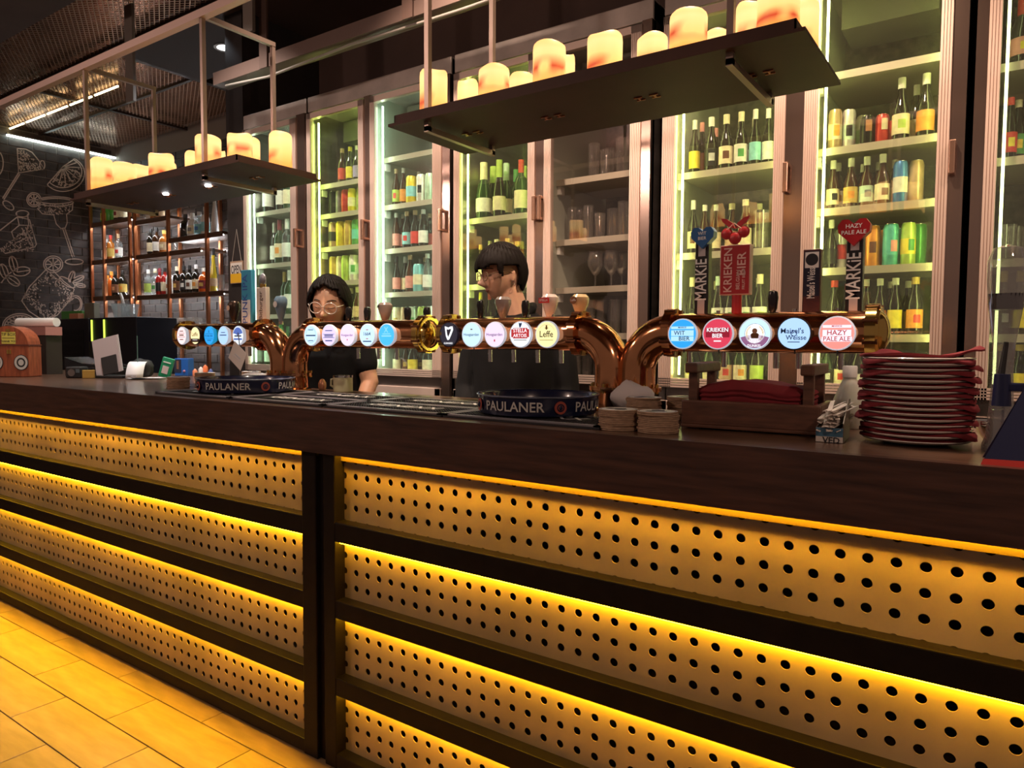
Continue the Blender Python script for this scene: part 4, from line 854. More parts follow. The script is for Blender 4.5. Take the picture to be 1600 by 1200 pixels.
for px, f, rm, pr in bd: badge(tB, px, 522, f, rm, pr)
for px in (752, 789, 827, 864, 1067, 1122, 1205, 1241, 1308): spout(pk, px)
for px in (751, 821): lever(pk, px, 468, 500, gloss_black)
lever(pk, 1207, 453, 492, gloss_black)
o, x, zb, h = lever(pk, 786, 463, 499, M('handle_pewter', (.30, .26, .24), .15, metal=.3), 'fat')
o, x, zb, h = lever(pk, 859, 459, 498, M('handle_white', (.66, .58, .54), .15, coat=.5), 'fat')
pk(B().text('STELLA', .010, (x-.006, 2.055-.0305, zb+h*.72), (1, 0, 0), (0, 0, 1)), 'lettering', inkw, o, None); pk(B().box(x-.026, x+.013, 2.055-.030, 2.055-.024, zb+h*.62, zb+h*.82), 'emblem', inkr, o)
o, x, zb, h = lever(pk, 906, 459, 497, M('handle_cream', (.68, .52, .28), .15, coat=.5), 'fat')
pk(B().lathe([(0, .0005), (.013, .0005)], 20, Matrix.Translation((x-.008, 2.055-.0302, zb+h*.72)) @ Matrix.Rotation(math.pi/2, 4, 'X')), 'emblem', M('ink_brown2', (.25, .10, .03), .5), o, None); pk(B().text('Leffe', .010, (x-.008, 2.055-.0312, zb+h*.72), (1, 0, 0), (0, 0, 1)), 'lettering', inkw, o, None)
pblack = M('paddle_black', (.014, .012, .013), .35); pal = M('paddle_silver', (.55, .50, .50), .4)
def markie(px0, px1, y0, y1, hx, hy, hs, hm, words_, wm):
    o, x, w_, zb, zt_, yf = paddle(pk, px0, px1, y0, y1, pblack, th=.028)
    plate(pk, o, x-w_*.26, x+w_*.26, zb, zb+(zt_-zb)*.22, yf, pal); plate(pk, o, x-w_*.26, x+w_*.26, zt_-(zt_-zb)*.24, zt_-.01, yf, pal)
    vtext(pk, o, 'MARKiE', .048, x, zb+(zt_-zb)*.46, yf, inkw, sq=.74)
    c = at_y(hx, hy, 2.035)
    k = pk(B().prism([(a*hs, b_*hs) for a, b_ in heart], (c.x, 2.025, c.z), (1, 0, 0), (0, 0, 1), -.03 if False else .0+.03), 'heart', hm, o, None)
    # prism grows along -(u x v) = +Y
    for s_, dz, sz in words_: pk(B().text(s_, sz, (c.x, 2.0242, c.z+dz), (1, 0, 0), (0, 0, 1)), 'lettering', wm, o, None)
    return o
markie(1087, 1108, 372, 494, 1099, 371, .066, M('heart_blue', (.03, .13, .34), .3), (('WIT', .010, .013), ('BIER', -.004, .013)), inkw)
markie(1321, 1347, 360, 494, 1335, 362, .074, M('heart_red', (.42, .015, .02), .3), (('HAZY', .013, .015), ('PALE ALE', -.003, .0145)), inkw)
# cherry paddle
c0 = at_y(1150, 418, 2.035); hw = .043
k = pk(B().box(c0.x-hw, c0.x+hw, 2.025, 2.05, at_y(1150, 461, 2.035).z, at_y(1150, 383, 2.035).z), 'tap_handle', M('paddle_edge', (.55, .35, .30), .4), bev=.002)
zl, zh = at_y(1150, 461, 2.035).z, at_y(1150, 383, 2.035).z
plate(pk, k, c0.x-hw+.003, c0.x+hw-.003, zl+.003, zh-.003, 2.025, M('paddle_red', (.42, .02, .025), .4))
cr = M('ink_rose', (.80, .50, .44), .5)
vtext(pk, k, 'KRIEKEN', .033, c0.x-.018, (zl+zh)/2, 2.0238, cr, sq=.98); vtext(pk, k, 'BIER', .034, c0.x+.020, zh-.055, 2.0238, cr); vtext(pk, k, 'BELGIAN', .014, c0.x+.010, zl+.042, 2.0238, cr); vtext(pk, k, 'FRUIT BEER', .011, c0.x+.026, zl+.042, 2.0238, cr)
pk(B().cyl((c0.x+.003, 2.04, ZTB+.045), (c0.x+.003, 2.04, zl+.004), .014), 'handle_post', M('paddle_red'), k)
cc = at_y(1149, 362, 2.035)
chm = M('cherry_red', (.50, .03, .035), .35)
for dx, dz, r in ((-.024, -.004, .017), (.024, -.002, .017), (0, -.018, .018)): pk(B().sphere((cc.x+dx, 2.035, cc.z+dz), r, sc=(1, .5, 1)), 'cherry', chm, k)
for s_ in (-1, 1): pk(B().prism([(s_*a*.058, b_*.052) for a, b_ in (leafp if s_ > 0 else leafp[::-1])], (cc.x, 2.03, cc.z+.008), (1, 0, 0), (0, 0, 1), .01), 'leaf', chm, k, None)
pk(B().tube([(cc.x-.02, 2.024, cc.z+.005), (cc.x, 2.024, cc.z+.022), (cc.x+.02, 2.024, cc.z+.006)], .0015, 6), 'cherry_stalk', cr, k)
# brewery paddle with dark face
o, x, w_, zb, zt_, yf = paddle(pk, 1254, 1282, 390, 492, M('paddle_maroon', (.07, .02, .02), .4))
plate(pk, o, x-w_*.44, x+w_*.44, zb+(zt_-zb)*.28, zt_-.006, yf, M('paddle_midnight', (.012, .012, .03), .4)); plate(pk, o, x-w_*.38, x+w_*.38, zt_-.05, zt_-.008, yf-.001, inkw)
pk(B().lathe([(0, 0), (.016, 0)], 20, Matrix.Translation((x, yf-.0022, zt_-.028)) @ Matrix.Rotation(math.pi/2, 4, 'X')), 'emblem', ink, o, None)
vtext(pk, o, "Maisel's Weisse", .028, x, zb+(zt_-zb)*.50, yf, inkw, sq=.50)
# ------------------------------------------------------------------ things on the bar top
def on(px, py): p = at_z(px, py, ZT); return p
mat_r = M('rubber_mat', (.018, .017, .020), .6); mat_f = M('mat_rib', (.20, .19, .21), .45)
x_edges = [-2.75, -2.26, -1.77, -1.28, -.79]
MATL = ['rubber drip mat under the far navy tray by the guests edge', 'rubber drip mat between the far tray and its tap column', 'rubber drip mat by the guests edge just beyond the far tray', 'rubber drip mat closest to the cream mug', 'rubber drip mat by the guests edge where the bar front post stands', 'rubber drip mat under the middle copper tube', 'rubber drip mat under the navy tray by the coaster stacks', '']
for i in range(4):
    xa, xb = x_edges[i]+.004, x_edges[i+1]-.004
    for j, (ya, yb) in enumerate(((1.505, 1.70), (1.705, 1.90))):
        if j == 1 and i == 3: continue
        t = empty('bar_mat', ((xa+xb)/2, (ya+yb)/2, ZT)); tag(t, MATL[i*2+j], 'bar mat', 'rubber drip mats laid along the bar top')
        hw, hd = (xb-xa)/2, (yb-ya)/2
        B().box(-hw, hw, -hd, hd, .0005, .006).mk('mat_base', mat_r, t)
        B().box(-hw, hw, -hd, -hd+.018, .006, .010).box(-hw, hw, hd-.018, hd, .006, .010).box(-hw, -hw+.016, -hd, hd, .006, .010).box(hw-.016, hw, -hd, hd, .006, .010).mk('mat_border', mat_f, t)
        b = B(); y = -hd+.024
        while y < hd-.022:
            x = -hw+.022
            while x < hw-.022: b.box(x, x+.005, y, y+.005, .006, .010); x += .0105
            y += .0105
        o = b.mk('mat_nubs', mat_r, t); o['kind'] = 'stuff'
        B().box(-.15, .16, -.028, .028, .0102, .0106).mk('lettering_panel', mat_r, t)
        B().text('HEINEKEN' if False else 'GENEXX', .072, (.01, 0, .0112), (1, 0, 0), (0, 1, 0)).mk('lettering', inkw, t)
navy_t = M('tray_navy', (.010, .014, .045), .22, coat=.4)
def beer_tray(c, r, ang, label, h=.050):
    t = empty('beer_tray', c); tag(t, label, 'tray', 'round navy beer trays')
    T = None
    B().lathe([(0, 0), (r*.93, 0), (r*.97, .004), (r, h), (r+.004, h+.003), (r+.001, h+.005), (r-.004, h), (r*.95, .008), (0, .005)], 56).mk('tray_pan', navy_t, t, SM)
    B().lathe([(r+.003, h+.001), (r+.0045, h+.0035), (r+.003, h+.0055), (r-.001, h+.0055)], 56).mk('rim', M('tray_rim', (.30, .34, .45), .2, metal=.6), t, SM)
    def bend(a0):
        def f(x, y):
            rr = r*.985+.0035+(y)*.05; a = a0+x/r; return Vector((rr*math.cos(a), rr*math.sin(a), .027+y))
        return f
    for k in range(4):
        a0 = ang+k*math.pi/2
        B().text('PAULANER', .036, (0, 0, 0), (1, 0, 0), (0, 1, 0), f=bend(a0), sq=1.).mk('lettering', M('tray_lettering', (.62, .60, .56), .4), t)
        a1 = a0+math.pi/4; rr = r*.985+.003
        u = Vector((-math.sin(a1), math.cos(a1), 0)); o_ = Vector((rr*math.cos(a1), rr*math.sin(a1), .027)); nn = Vector((math.cos(a1), math.sin(a1), 0))
        T2 = Matrix.Translation(o_) @ nn.to_track_quat('Z', 'Y').to_matrix().to_4x4()
        B().lathe([(.017, .0), (.0165, .0015), (0, .0015)], 24, T2).mk('emblem', M('emblem_red', (.42, .08, .05), .5), t)
        B().lathe([(.0105, .002), (.007, .002)], 24, T2).mk('emblem_ring', M('tray_navy'), t)
        e = B().sphere(o_+nn*.002, .005, sc=(1, 1, 1.3)); e.mk('emblem_head', M('tray_navy'), t)
    return t
beer_tray((-1.085, 1.69, ZT+.011), .168, math.radians(-82), 'round navy beer tray beside the round coaster stacks')
beer_tray((-2.47, 1.72, ZT+.011), .182, math.radians(-58), 'round navy beer tray in front of the tap column by the drip mats')
# coasters
card = M('coaster_card', (.42, .27, .17), .8, noise=.2, nscale=60); card_top = M('coaster_print', (.72, .70, .68), .6); card_ink = M('coaster_ink', (.05, .05, .08), .6)
CM = {}
def coaster_mesh(kind):
    if kind in CM: return CM[kind]
    b = B()
    if kind == 'body': b.lathe([(0, 0), (.0465, 0), (.047, .0008), (.047, .0028), (.0465, .0035), (0, .0035)], 28)
    elif kind == 'face': b.lathe([(.0462, .0037), (0, .0037)], 28)
    elif kind == 'ink':
        b.lathe([(.043, .0039), (.0415, .0039)], 28)
        b.add([(x*.055, y*.05, .0039) for x, y in heart], [tuple(range(len(heart)))])
    elif kind == 'sq': b.box(-.048, .048, -.048, .048, 0, .0034)
    elif kind == 'sqf': b.box(-.0475, .0475, -.0475, .0475, .0034, .0037)
    CM[kind] = b.mesh('coaster', .5); return CM[kind]
def coaster_stack(p, n, label, grp, sq=False, z0=ZT, jit=.0025, extra=()):
    for i in range(n):
        o = obj_of('coaster', coaster_mesh('sq' if sq else 'body'), card)
        tilt = extra[0] if extra and i == n-1 else 0
        o.location = (p[0]+random.uniform(-jit, jit), p[1]+random.uniform(-jit, jit), z0+.0006+i*.0041); o.rotation_euler = (tilt, 0, random.uniform(0, 6) if not sq else .5+random.uniform(-.05, .05))
        last = i == n-1
        if last:
            f = obj_of('printed_face', coaster_mesh('sqf' if sq else 'face'), card_top); f.parent = o
            if not sq: f = obj_of('print', coaster_mesh('ink'), card_ink); f.parent = o
        tag(o, (label[1] if last else '%s coaster from the bottom of the stack %s' % (NTH[i], label[0])), 'coaster', grp)
p = on(950, 672); coaster_stack((p.x+.012, p.y+.03), 12, ('beside the navy tray', 'printed round coaster topping the stack beside the navy tray'), 'coasters stacked by the tray')
p = on(1012, 677); coaster_stack((p.x+.010, p.y+.035), 12, ('beside the wooden basket', 'printed round coaster topping the stack beside the wooden basket'), 'coasters stacked by the basket')
p = on(972, 662); coaster_stack((p.x, p.y+.13), 15, ('against the white cloth', 'printed round coaster topping the stack against the folded white cloth'), 'coasters stacked behind the tray stack')
p = on(1035, 662); coaster_stack((p.x, p.y+.15), 15, ('near the basket handle', 'printed round coaster topping the stack near the basket handle'), 'coasters stacked behind the basket stack')
p = on(1062, 655); coaster_stack((p.x, p.y+.22), 18, ('that is tallest by the basket', 'printed round coaster on top of the tallest stack by the basket'), 'coasters of the tallest stack')
p = on(262, 607); coaster_stack((p.x, p.y+.05), 12, ('at the mat corner', 'pale round coaster topping the stack at the mat corner'), 'coasters at the mat corner')
p = on(300, 606); coaster_stack((p.x-.01, p.y+.12), 11, ('behind the far tray', 'pale round coaster topping the stack behind the far tray'), 'coasters behind the far tray')
p = on(283, 602); coaster_stack((p.x-.06, p.y+.16), 13, ('beside the blue box', 'pale round coaster topping the stack beside the blue box'), 'coasters beside the blue box')
p = on(332, 600); coaster_stack((p.x-.06, p.y+.26), 13, ('under the hanging receipt', 'pale round coaster topping the stack under the hanging receipt'), 'coasters under the hanging receipt')
def crumple(name, c, r, mat, label, cat, sc=(1, 1, .6), seed=0):
    rn = random.Random(seed); b = B(); b.sphere((0, 0, 0), r, 18, 12, sc)
    b.v = [tuple(Vector(v)*(1+.16*math.sin(v[0]*90+seed)*math.cos(v[1]*80+seed*2)+rn.uniform(-.05, .05))) for v in b.v]
    zmin = min(v[2] for v in b.v)
    o = b.mk(name, mat, smooth=3, loc=(c[0], c[1], c[2]-zmin)); tag(o, label, cat); return o
clothw = M('white_cloth', (.66, .60, .58), .85)
p = on(955, 655); crumple('folded_cloth', (p.x+.005, p.y+.115, ZT+.001), .055, clothw, 'crumpled white cloth between the navy tray and the coasters', 'cloth', (1.1, .8, .8), 3)
p = at_z(400, 592, ZT+.06); 
# wooden napkin basket
bw = M('basket_wood', (.11, .045, .025), .5, noise=.35, nscale=7, stretch=(2, 12, 12), bump=.15)
pa, pb = on(1075, 668), on(1262, 690)
ang = math.atan2(pb.y-pa.y, pb.x-pa.x); Lb = .315
pa = Vector((-.655, 1.665, 0))
t = empty('napkin_basket', (pa.x, pa.y, ZT), math.radians(3)); tag(t, 'dark wooden handled basket full of folded red napkins', 'basket')
dp = .20
B().box(0, Lb, 0, dp, .004, .012).mk('base_board', bw, t, bev=.002)
for y in (0, dp-.014): B().box(0, Lb, y, y+.014, .010, .070).mk('side_board', bw, t, bev=.004)
for x in (0, Lb-.014): B().box(x, x+.014, .014, dp-.014, .010, .070).mk('end_board', bw, t, bev=.003)
for x in (.012, Lb-.040):
    for y in (.016, dp-.036): B().box(x, x+.022, y, y+.018, .012, .145).mk('handle_post', bw, t, bev=.002)
    B().box(x-.004, x+.026, -.004, dp+.004, .135, .160).mk('handle_bar', bw, t, bev=.004)
for x in (.02, Lb-.04): B().box(x, x+.02, .01, dp-.01, .0005, .004).mk('foot', bw, t)
redn = M('red_napkin', (.17, .009, .015), .9, noise=.15, nscale=30)
# folded napkins in the basket: each one lies on the relief of the one below it
NY = [-.078, -.0725, -.0615, -.057, -.040, -.018, .006, .030, .057, .0615, .078]
NU = [-1, -.94, -.78, -.58, -.36, -.12, .12, .36, .58, .78, .94, 1]
def basket_napkin(relief, i, n, label):
    rn = random.Random(i+11); ph = rn.uniform(0, 6); nx, ny = len(NU), len(NY); bot = []; top = []; new = []
    for j, y in enumerate(NY):
        hw = .130 if abs(y) < .060 else .112
        row = []
        for k, u in enumerate(NU):
            x = u*hw; sh = .004*math.sin(ph+1.7*i)*(1 if abs(u) < .9 else 0)
            e = min(1., (1-abs(u))/.22, ); f = min(1., (.078-abs(y))/.016)
            damp = min(1., max(0, (.112-abs(x))/.05))
            t_ = .0118+.0018*math.sin(2.2*u+ph)*damp+rn.uniform(-.0006, .0006)
            if i > n-4: t_ += damp*(.0065*max(0, 1-abs(u+.55-.5*(i-n+3)+4*y)/.30)-.0035*max(0, 1-abs(u+.12-.5*(i-n+3)+4*y)/.22))   # ridges of the upper folds
            t_ *= .86+.14*min(e, f)                      # softer, thinner folded edges
            z0 = relief[j][k]
            bot.append((x, y, z0+.0002)); top.append((x, y, z0+max(.005, t_))); row.append(z0+max(.005, t_)+.0002)
        new.append(row)
    vs = top+bot; m_ = len(top); fs = []
    def ix(k, j): return j*nx+k
    for j in range(ny-1):
        for k in range(nx-1):
            fs.append((ix(k, j), ix(k+1, j), ix(k+1, j+1), ix(k, j+1))); fs.append((m_+ix(k, j), m_+ix(k, j+1), m_+ix(k+1, j+1), m_+ix(k+1, j)))
    # rounded folded edge bulging out between the two faces
    loop = [ix(k, 0) for k in range(nx)]+[ix(nx-1, j) for j in range(1, ny)]+[ix(k, ny-1) for k in range(nx-2, -1, -1)]+[ix(0, j) for j in range(ny-2, 0, -1)]
    m0 = len(vs); out_ = .0030+.0016*math.sin(2.1*i+1)
    for q in loop:
        (x, y, z1), z0 = top[q], bot[q][2]; ex = 0 if abs(x) < .100 else math.copysign(1, x); ey = 0 if abs(y) < .07 else math.copysign(1, y)
        vs.append((x+ex*min(out_, .0035), y+ey*out_, (z0+z1)/2))
    for q in range(len(loop)):
        q2 = (q+1) % len(loop); fs += [(loop[q], m0+q, m0+q2, loop[q2]), (m0+q, m_+loop[q], m_+loop[q2], m0+q2)]
    ca, sa = math.cos(math.radians(3)), math.sin(math.radians(3)); lx, ly = .1545, dp/2
    o = B().add(vs, fs).mk('red_napkin', redn, smooth=.9, loc=(pa.x+lx*ca-ly*sa, pa.y+lx*sa+ly*ca, ZT+.0123), rot=(0, 0, math.radians(3)))
    tag(o, label, 'napkin', 'napkins in the wooden basket'); return new
relief = [[0.]*len(NU) for _ in NY]
for i in range(8):
    relief = basket_napkin(relief, i, 8, '%s folded red napkin from the bottom of the wooden basket' % NTH[i] if i < 7 else 'topmost folded red napkin in the wooden basket')
# plates with red napkins
plate_m = M('plate_glaze', (.78, .71, .64), .2, coat=.4)
pc = Vector((-.160, 1.72, 0)); n = 16; dz = .0111; NS = 48; PZ = .92
ph_ = [(0, 0), (.060, 0), (.066, .003), (.100, .0085), (.104, .0118), (.1025, .0132), (.098, .0105), (.062, .0055), (0, .0045)]
pm = B().lathe([(r, z*PZ) for r, z in ph_], NS).mesh('plate', SM); pm.materials.append(plate_m)
def plate_top(r):   # upper face of a plate, then the cloth bending down outside the rim
    P_ = [(0, .0045), (.062, .0055), (.098, .0105), (.1025, .0132), (.1085, .0136)]
    for (r0, z0), (r1, z1) in zip(P_, P_[1:]):
        if r <= r1: return (z0+(z1-z0)*(r-r0)/(r1-r0))*PZ
    return .0136*PZ-.75*(min(r, .122)-.1085)
def adiff(a, d): return abs(((a-math.radians(d)+math.pi) % (2*math.pi))-math.pi)
RR = [.030, .060, .066, .080, .090, .098, .1025, .1055, .1085, .112]
for i in range(n):
    o = bpy.data.objects.new('plate', pm); COL.objects.link(o); o.location = (pc.x+random.uniform(-.0008, .0008), pc.y+random.uniform(-.0008, .0008), ZT+.0008+i*dz); base = o.location.copy()
    tag(o, ('lowest plate of the stack of plates and red napkins' if i == 0 else 'topmost plate of the stack of plates and red napkins' if i == n-1 else '%s plate from the bottom of the red napkin stack' % NTH[i]), 'plate', 'stacked plates')
    # folded napkin lying in the plate, its corners draped over the rim
    rn = random.Random(i+40); a0, a1 = rn.uniform(-16, 16), rn.uniform(-14, 14); s0, s1 = rn.uniform(.020, .033), rn.uniform(.020, .033)
    tp = i == n-1; lo = [(0, 0, plate_top(0)+.0003)]; hi = [(0, 0, plate_top(0)+(.004 if tp else .0066))]; nr = len(RR)+1
    for k in range(NS):
        a = 2*math.pi*k/NS
        rm = .089+s0*math.exp(-(adiff(a, -150+a0)/.50)**2)+s1*math.exp(-(adiff(a, -20+a1)/.46)**2)+.018*math.exp(-(adiff(a, 55)/.35)**2)+.018*math.exp(-(adiff(a, 130)/.35)**2)
        for j in range(nr):
            r = min(RR[j] if j < nr-1 else 1, rm-.0006*(nr-1-j)); z = plate_top(r)+(.0003 if r < .085 else .0015)
            th = .0055 if r < .067 else .0054-.0012*(j == nr-1)+.0004*math.sin(5*a+i)
            if tp:
                th = .0035; z += max(0, (r-.045))*(.10+.10*math.sin(3*a+.6)+.16*max(0, math.cos(a+.25))**3)
            x, y = r*math.cos(a), r*math.sin(a); lo.append((x, y, z)); hi.append((x, y, z+th))
    m_ = len(lo); fs = []
    for k in range(NS):
        k2 = (k+1) % NS; A, C = 1+k*nr, 1+k2*nr
        fs += [(0, C, A), (m_, m_+A, m_+C)]
        for j in range(nr-1): fs += [(A+j, C+j, C+j+1, A+j+1), (m_+A+j, m_+A+j+1, m_+C+j+1, m_+C+j)]
        fs.append((A+nr-1, C+nr-1, m_+C+nr-1, m_+A+nr-1))
    o = B().add(lo+hi, fs).mk('red_napkin', redn, smooth=1., loc=base); tag(o, 'topmost red napkin spread on the plate stack' if tp else 'red napkin lying on the %s plate of the plate stack' % ('lowest' if i == 0 else NTH[i]), 'napkin', 'napkins between the plates')
# sachet caddy
p = Vector((-.306, 1.605, 0))
t = empty('sachet_caddy', (p.x, p.y, ZT+.001), math.radians(4)); tag(t, 'small tin caddy packed with white paper toothpick sachets', 'caddy')
tinb = M('caddy_tin', (.16, .13, .10), .35, metal=.6)
B().box(-.026, .026, -.002, .0, 0, .030).mk('front_panel', M('caddy_face', (.62, .56, .50), .4), t); B().box(-.026, .026, -.0026, -.002, .012, .030).mk('front_band', M('caddy_blue', (.06, .16, .25), .4), t)
B().text('VED', .018, (.004, -.0034, .004), (1, 0, 0), (0, 0, 1)).mk('lettering', ink, t)
for x in (-.027, .025): B().prism([(0, 0), (.115, 0), (.115, .085), (.075, .085), (0, .04)] if x > 0 else [(0, 0), (.115, 0), (.115, .04), (0, .03)], (x+.002, 0, 0), (0, 1, 0), (0, 0, 1), .002).mk('side_panel', tinb, t)
B().box(-.026, .026, .113, .115, 0, .04).mk('back_panel', tinb, t); B().box(-.026, .026, 0, .115, 0, .0015).mk('base_panel', tinb, t)
paper = M('sachet_paper', (.72, .64, .56), .8)
sm_ = B().box(-.0045, .0045, 0, .14, 0, .0016).mesh('sachet'); sm_.materials.append(paper)
for i in range(30):
    o = bpy.data.objects.new('sachet', sm_); COL.objects.link(o)
    o.location = (p.x+.002+random.uniform(-.022, .018), p.y+random.uniform(-.016, -.004), ZT+.024+(i//5)*.0082+random.uniform(0, .002)); o.rotation_euler = (random.uniform(-.02, .10), random.uniform(-.5, .5), math.radians(random.uniform(-9, 14)))
    tag(o, 'thin white paper sachet lying in the tin caddy', 'sachet', 'paper sachets in the caddy')
# white squeeze bottle behind the basket
p = on(1293, 660)
t = empty('sauce_bottle', (-.325, 1.93, ZT+.001)); tag(t, 'translucent white squeeze bottle behind the napkin basket', 'bottle')
B().lathe([(0, 0), (.036, 0), (.038, .01), (.036, .07), (.018, .115), (.014, .125), (0, .126)], 20).mk('body', M('milky_plastic', (.62, .60, .50), .3, sub=.3), t, SM)
B().lathe([(0, .124), (.017, .124), (.017, .150), (.0155, .153), (0, .153)], 18).mk('cap', white, t, SM)
# small steel bowl and tall glass with its blue holder
bz = empty('steel_bowl', (-.02, 1.83, ZT+.001)); tag(bz, 'small shiny steel bowl behind the plate stack', 'bowl')
B().lathe([(0, 0), (.02, 0), (.035, .02), (.04, .045), (.038, .045), (.033, .022), (0, .004)], 24).mk('bowl_body', chrome, bz, SM)
gt = empty('glass_tower', (-.012, 1.665, ZT+.001)); tag(gt, 'tall clear glass beer tower with blue holder beside the plates', 'beer tower')
tg = glass_mat('tower_glass', (.80, .80, .80), .30, .14, (.6, .58, .55))
B().lathe([(0, 0), (.030, 0), (.030, .012), (.024, .03), (.019, .10), (.017, .15), (.019, .21), (.028, .275), (.032, .33), (.032, .365), (.024, .388), (0, .396)], 28).mk('glass_body', tg, gt, SM)
B().lathe([(0, .272), (.027, .272), (.030, .302), (0, .302)], 24).mk('dark_collar', M('tower_collar', (.02, .015, .015), .2), gt, SM)
B().lathe([(0, .003), (.027, .003), (.022, .03), (.015, .08), (.0, .08)], 24).mk('glass_base', glass_mat('tower_base', (.75, .72, .70), .3, .1, (.5, .45, .42)), gt, SM)
nav = M('holder_navy', (.012, .016, .06), .4)
B().cyl((0, -.028, .09), (0, -.028, .15), .016, .013).mk('holder_clamp', nav, gt, SM); B().box(0, .30, -.036, -.020, .118, .134).mk('holder_arm', nav, gt, bev=.003); B().cyl((-.002, -.026, .15), (.004, -.022, .21), .006, .004).mk('holder_pin', black, gt, SM)
B().box(.29, .31, -.045, -.01, -.001, .134).mk('holder_foot', nav, gt)
# navy table tent with red foot
pq0, pq1 = on(1532, 727), on(1594, 732)
t = empty('table_tent', (pq0.x, pq0.y+.0, ZT+.0005)); tag(t, 'navy blue folded table card with a red bottom edge', 'table card')
B().prism([(0, 0), (.060, .002), (.125, .165), (.072, .165)], (0, 0, 0), (1, .0, 0), (0, .32, 1), .002).mk('card_front', nav, t)
B().prism([(-.0005, -.0005), (.0605, .0015), (.0645, .012), (.0035, .011)], (0, -.0012, 0), (1, 0, 0), (0, .32, 1), .004).mk('red_edge', M('card_red', (.55, .03, .02), .5), t)
B().prism([(0, 0), (.060, .002), (.125, .165), (.072, .165)], (0, .106, 0), (1, 0, 0), (0, -.32, 1), .002).mk('card_back', nav, t)
# ---- far end of the bar: tip box, till, printer, papers
tipw = M('tip_box_wood', (.30, .075, .03), .35, noise=.35, nscale=6, stretch=(10, 10, 2), coat=.2)
pt = on(20, 590)
t = empty('tip_box', (pt.x-.13, pt.y+.06, ZT+.001), math.radians(38)); t.scale = (.86, .86, .96); tag(t, 'round topped wooden tip box with a yellow note', 'tip box')
B().box(-.135, .135, -.07, .07, 0, .185).mk('box_body', tipw, t, bev=.004)
B().prism([(.13*math.cos(math.pi*i/16), .11*math.sin(math.pi*i/16)) for i in range(17)], (0, -.068, .190), (1, 0, 0), (0, 0, 1), -.0+.136).mk('arched_lid', tipw, t)
B().box(-.137, .137, -.072, .072, .183, .192).mk('lid_seam', M('seam_wood', (.12, .03, .015), .5), t)
B().box(-.035, .052, -.0715, -.069, .195, .265).mk('yellow_note', M('note_yellow', (.72, .62, .10), .7), t)
B().text('TIP BOX', .024, (.009, -.0722, .250), (1, 0, 0), (0, 0, 1)).text('THANK YOU', .018, (.009, -.0722, .209), (1, 0, 0), (0, 0, 1)).box(-.03, .048, -.0722, -.0716, .228, .231).mk('lettering', ink, t)
B().box(-.006, .022, -.073, -.070, .268, .282).mk('brass_clasp', brass, t); B().box(-.004, .008, -.073, -.070, .135, .160).box(.012, .024, -.073, -.070, .135, .160).mk('brass_hinges', brass, t)
for x in (-.075, .085):
    T2 = Matrix.Translation((x, -.0705, .085)) @ Matrix.Rotation(math.pi/2, 4, 'X')
    B().lathe([(.046, 0), (.046, .002), (0, .002)], 28, T2).mk('round_sticker', M('sticker_black', (.02, .02, .02), .5), t); B().lathe([(.042, .0025), (.028, .0025)], 28, T2).lathe([(.018, .0025), (0, .0025)], 20, T2).mk('sticker_print', M('sticker_pale', (.55, .52, .46), .5), t)
pt = at_z(20, 560, ZT)
o = B().cyl((0, 0, 0), (.30, .10, 0), .028, n=20).mk('paper_roll', white, smooth=SM, loc=(-5.28, 2.0, 1.425)); tag(o, 'white paper roll lying behind the tip box', 'paper roll')
st = empty('bottle_stand', (-5.15, 2.03, ZT+.001)); tag(st, 'dark rack holding the white paper roll behind the tip box', 'rack')
B().box(-.2, .28, -.04, .05, 0, .29).mk('stand_body', M('stand_dark', (.03, .02, .016), .5), st); B().box(-.1, .30, -.05, .045, .24, .292).mk('shelf_stack', M('paper_pink', (.45, .20, .17), .7), st)
p = on(100, 589)
t = empty('cash_drawer', (p.x+.02, p.y+.20, ZT+.001), math.radians(28)); tag(t, 'black slatted cash tray beside the tip box', 'cash tray')
B().box(-.16, .15, -.10, .10, 0, .055).mk('drawer_body', gloss_black, t, bev=.006)
for k in range(4): B().box(.02, .15, -.104, -.100, .010+.012*k, .016+.012*k).mk('vent_slat', black, t)
B().prism([(-.16, 0), (.15, 0), (.15, .01), (-.05, .02), (-.16, .055)], (0, -.10, .055), (1, 0, 0), (0, 0, 1), .20).mk('raised_back', gloss_black, t)
p = on(122, 590)
t = empty('card_reader', (p.x+.04, p.y-.02, ZT+.001), math.radians(35)); tag(t, 'small black card reader with a silver dial', 'card reader')
B().box(-.045, .04, -.04, .04, 0, .062).mk('reader_body', black, t, bev=.008); B().cyl((-.01, -.042, .03), (-.01, -.034, .03), .020).mk('dial', steel, t, SM); B().box(.015, .035, -.042, -.036, .03, .05).mk('screen', M('lcd', (.10, .13, .14), .2), t)
p = on(160, 592)
t = empty('menu_holder', (p.x-.05, p.y+.06, ZT+.001), math.radians(30)); tag(t, 'black stand holding tilted pale menus', 'menu holder')
lean = Matrix.Translation((0, 0, .022)) @ Matrix.Rotation(math.radians(-14), 4, 'Y') @ Matrix.Rotation(math.radians(-10), 4, 'X')
B().box(-.075, .075, 0, .006, 0, .21, lean).mk('menu_sheet', M('menu_paper', (.46, .38, .37), .7), t); B().box(-.068, .080, .008, .012, .004, .214, lean).mk('menu_sheet', M('menu_paper2', (.56, .50, .48), .7), t)
B().box(-.03, .06, -.008, -.002, 0, .10, lean).mk('stand_front', black, t); B().box(-.07, .09, -.02, .09, 0, .014).mk('stand_foot', black, t, bev=.003)
crumple('black_cloth', (p.x+.10, p.y+.16, ZT+.001), .07, M('black_cloth', (.014, .013, .012), .8), 'crumpled black bag beside the menu holder', 'bag', (1.3, .8, .7), 5)
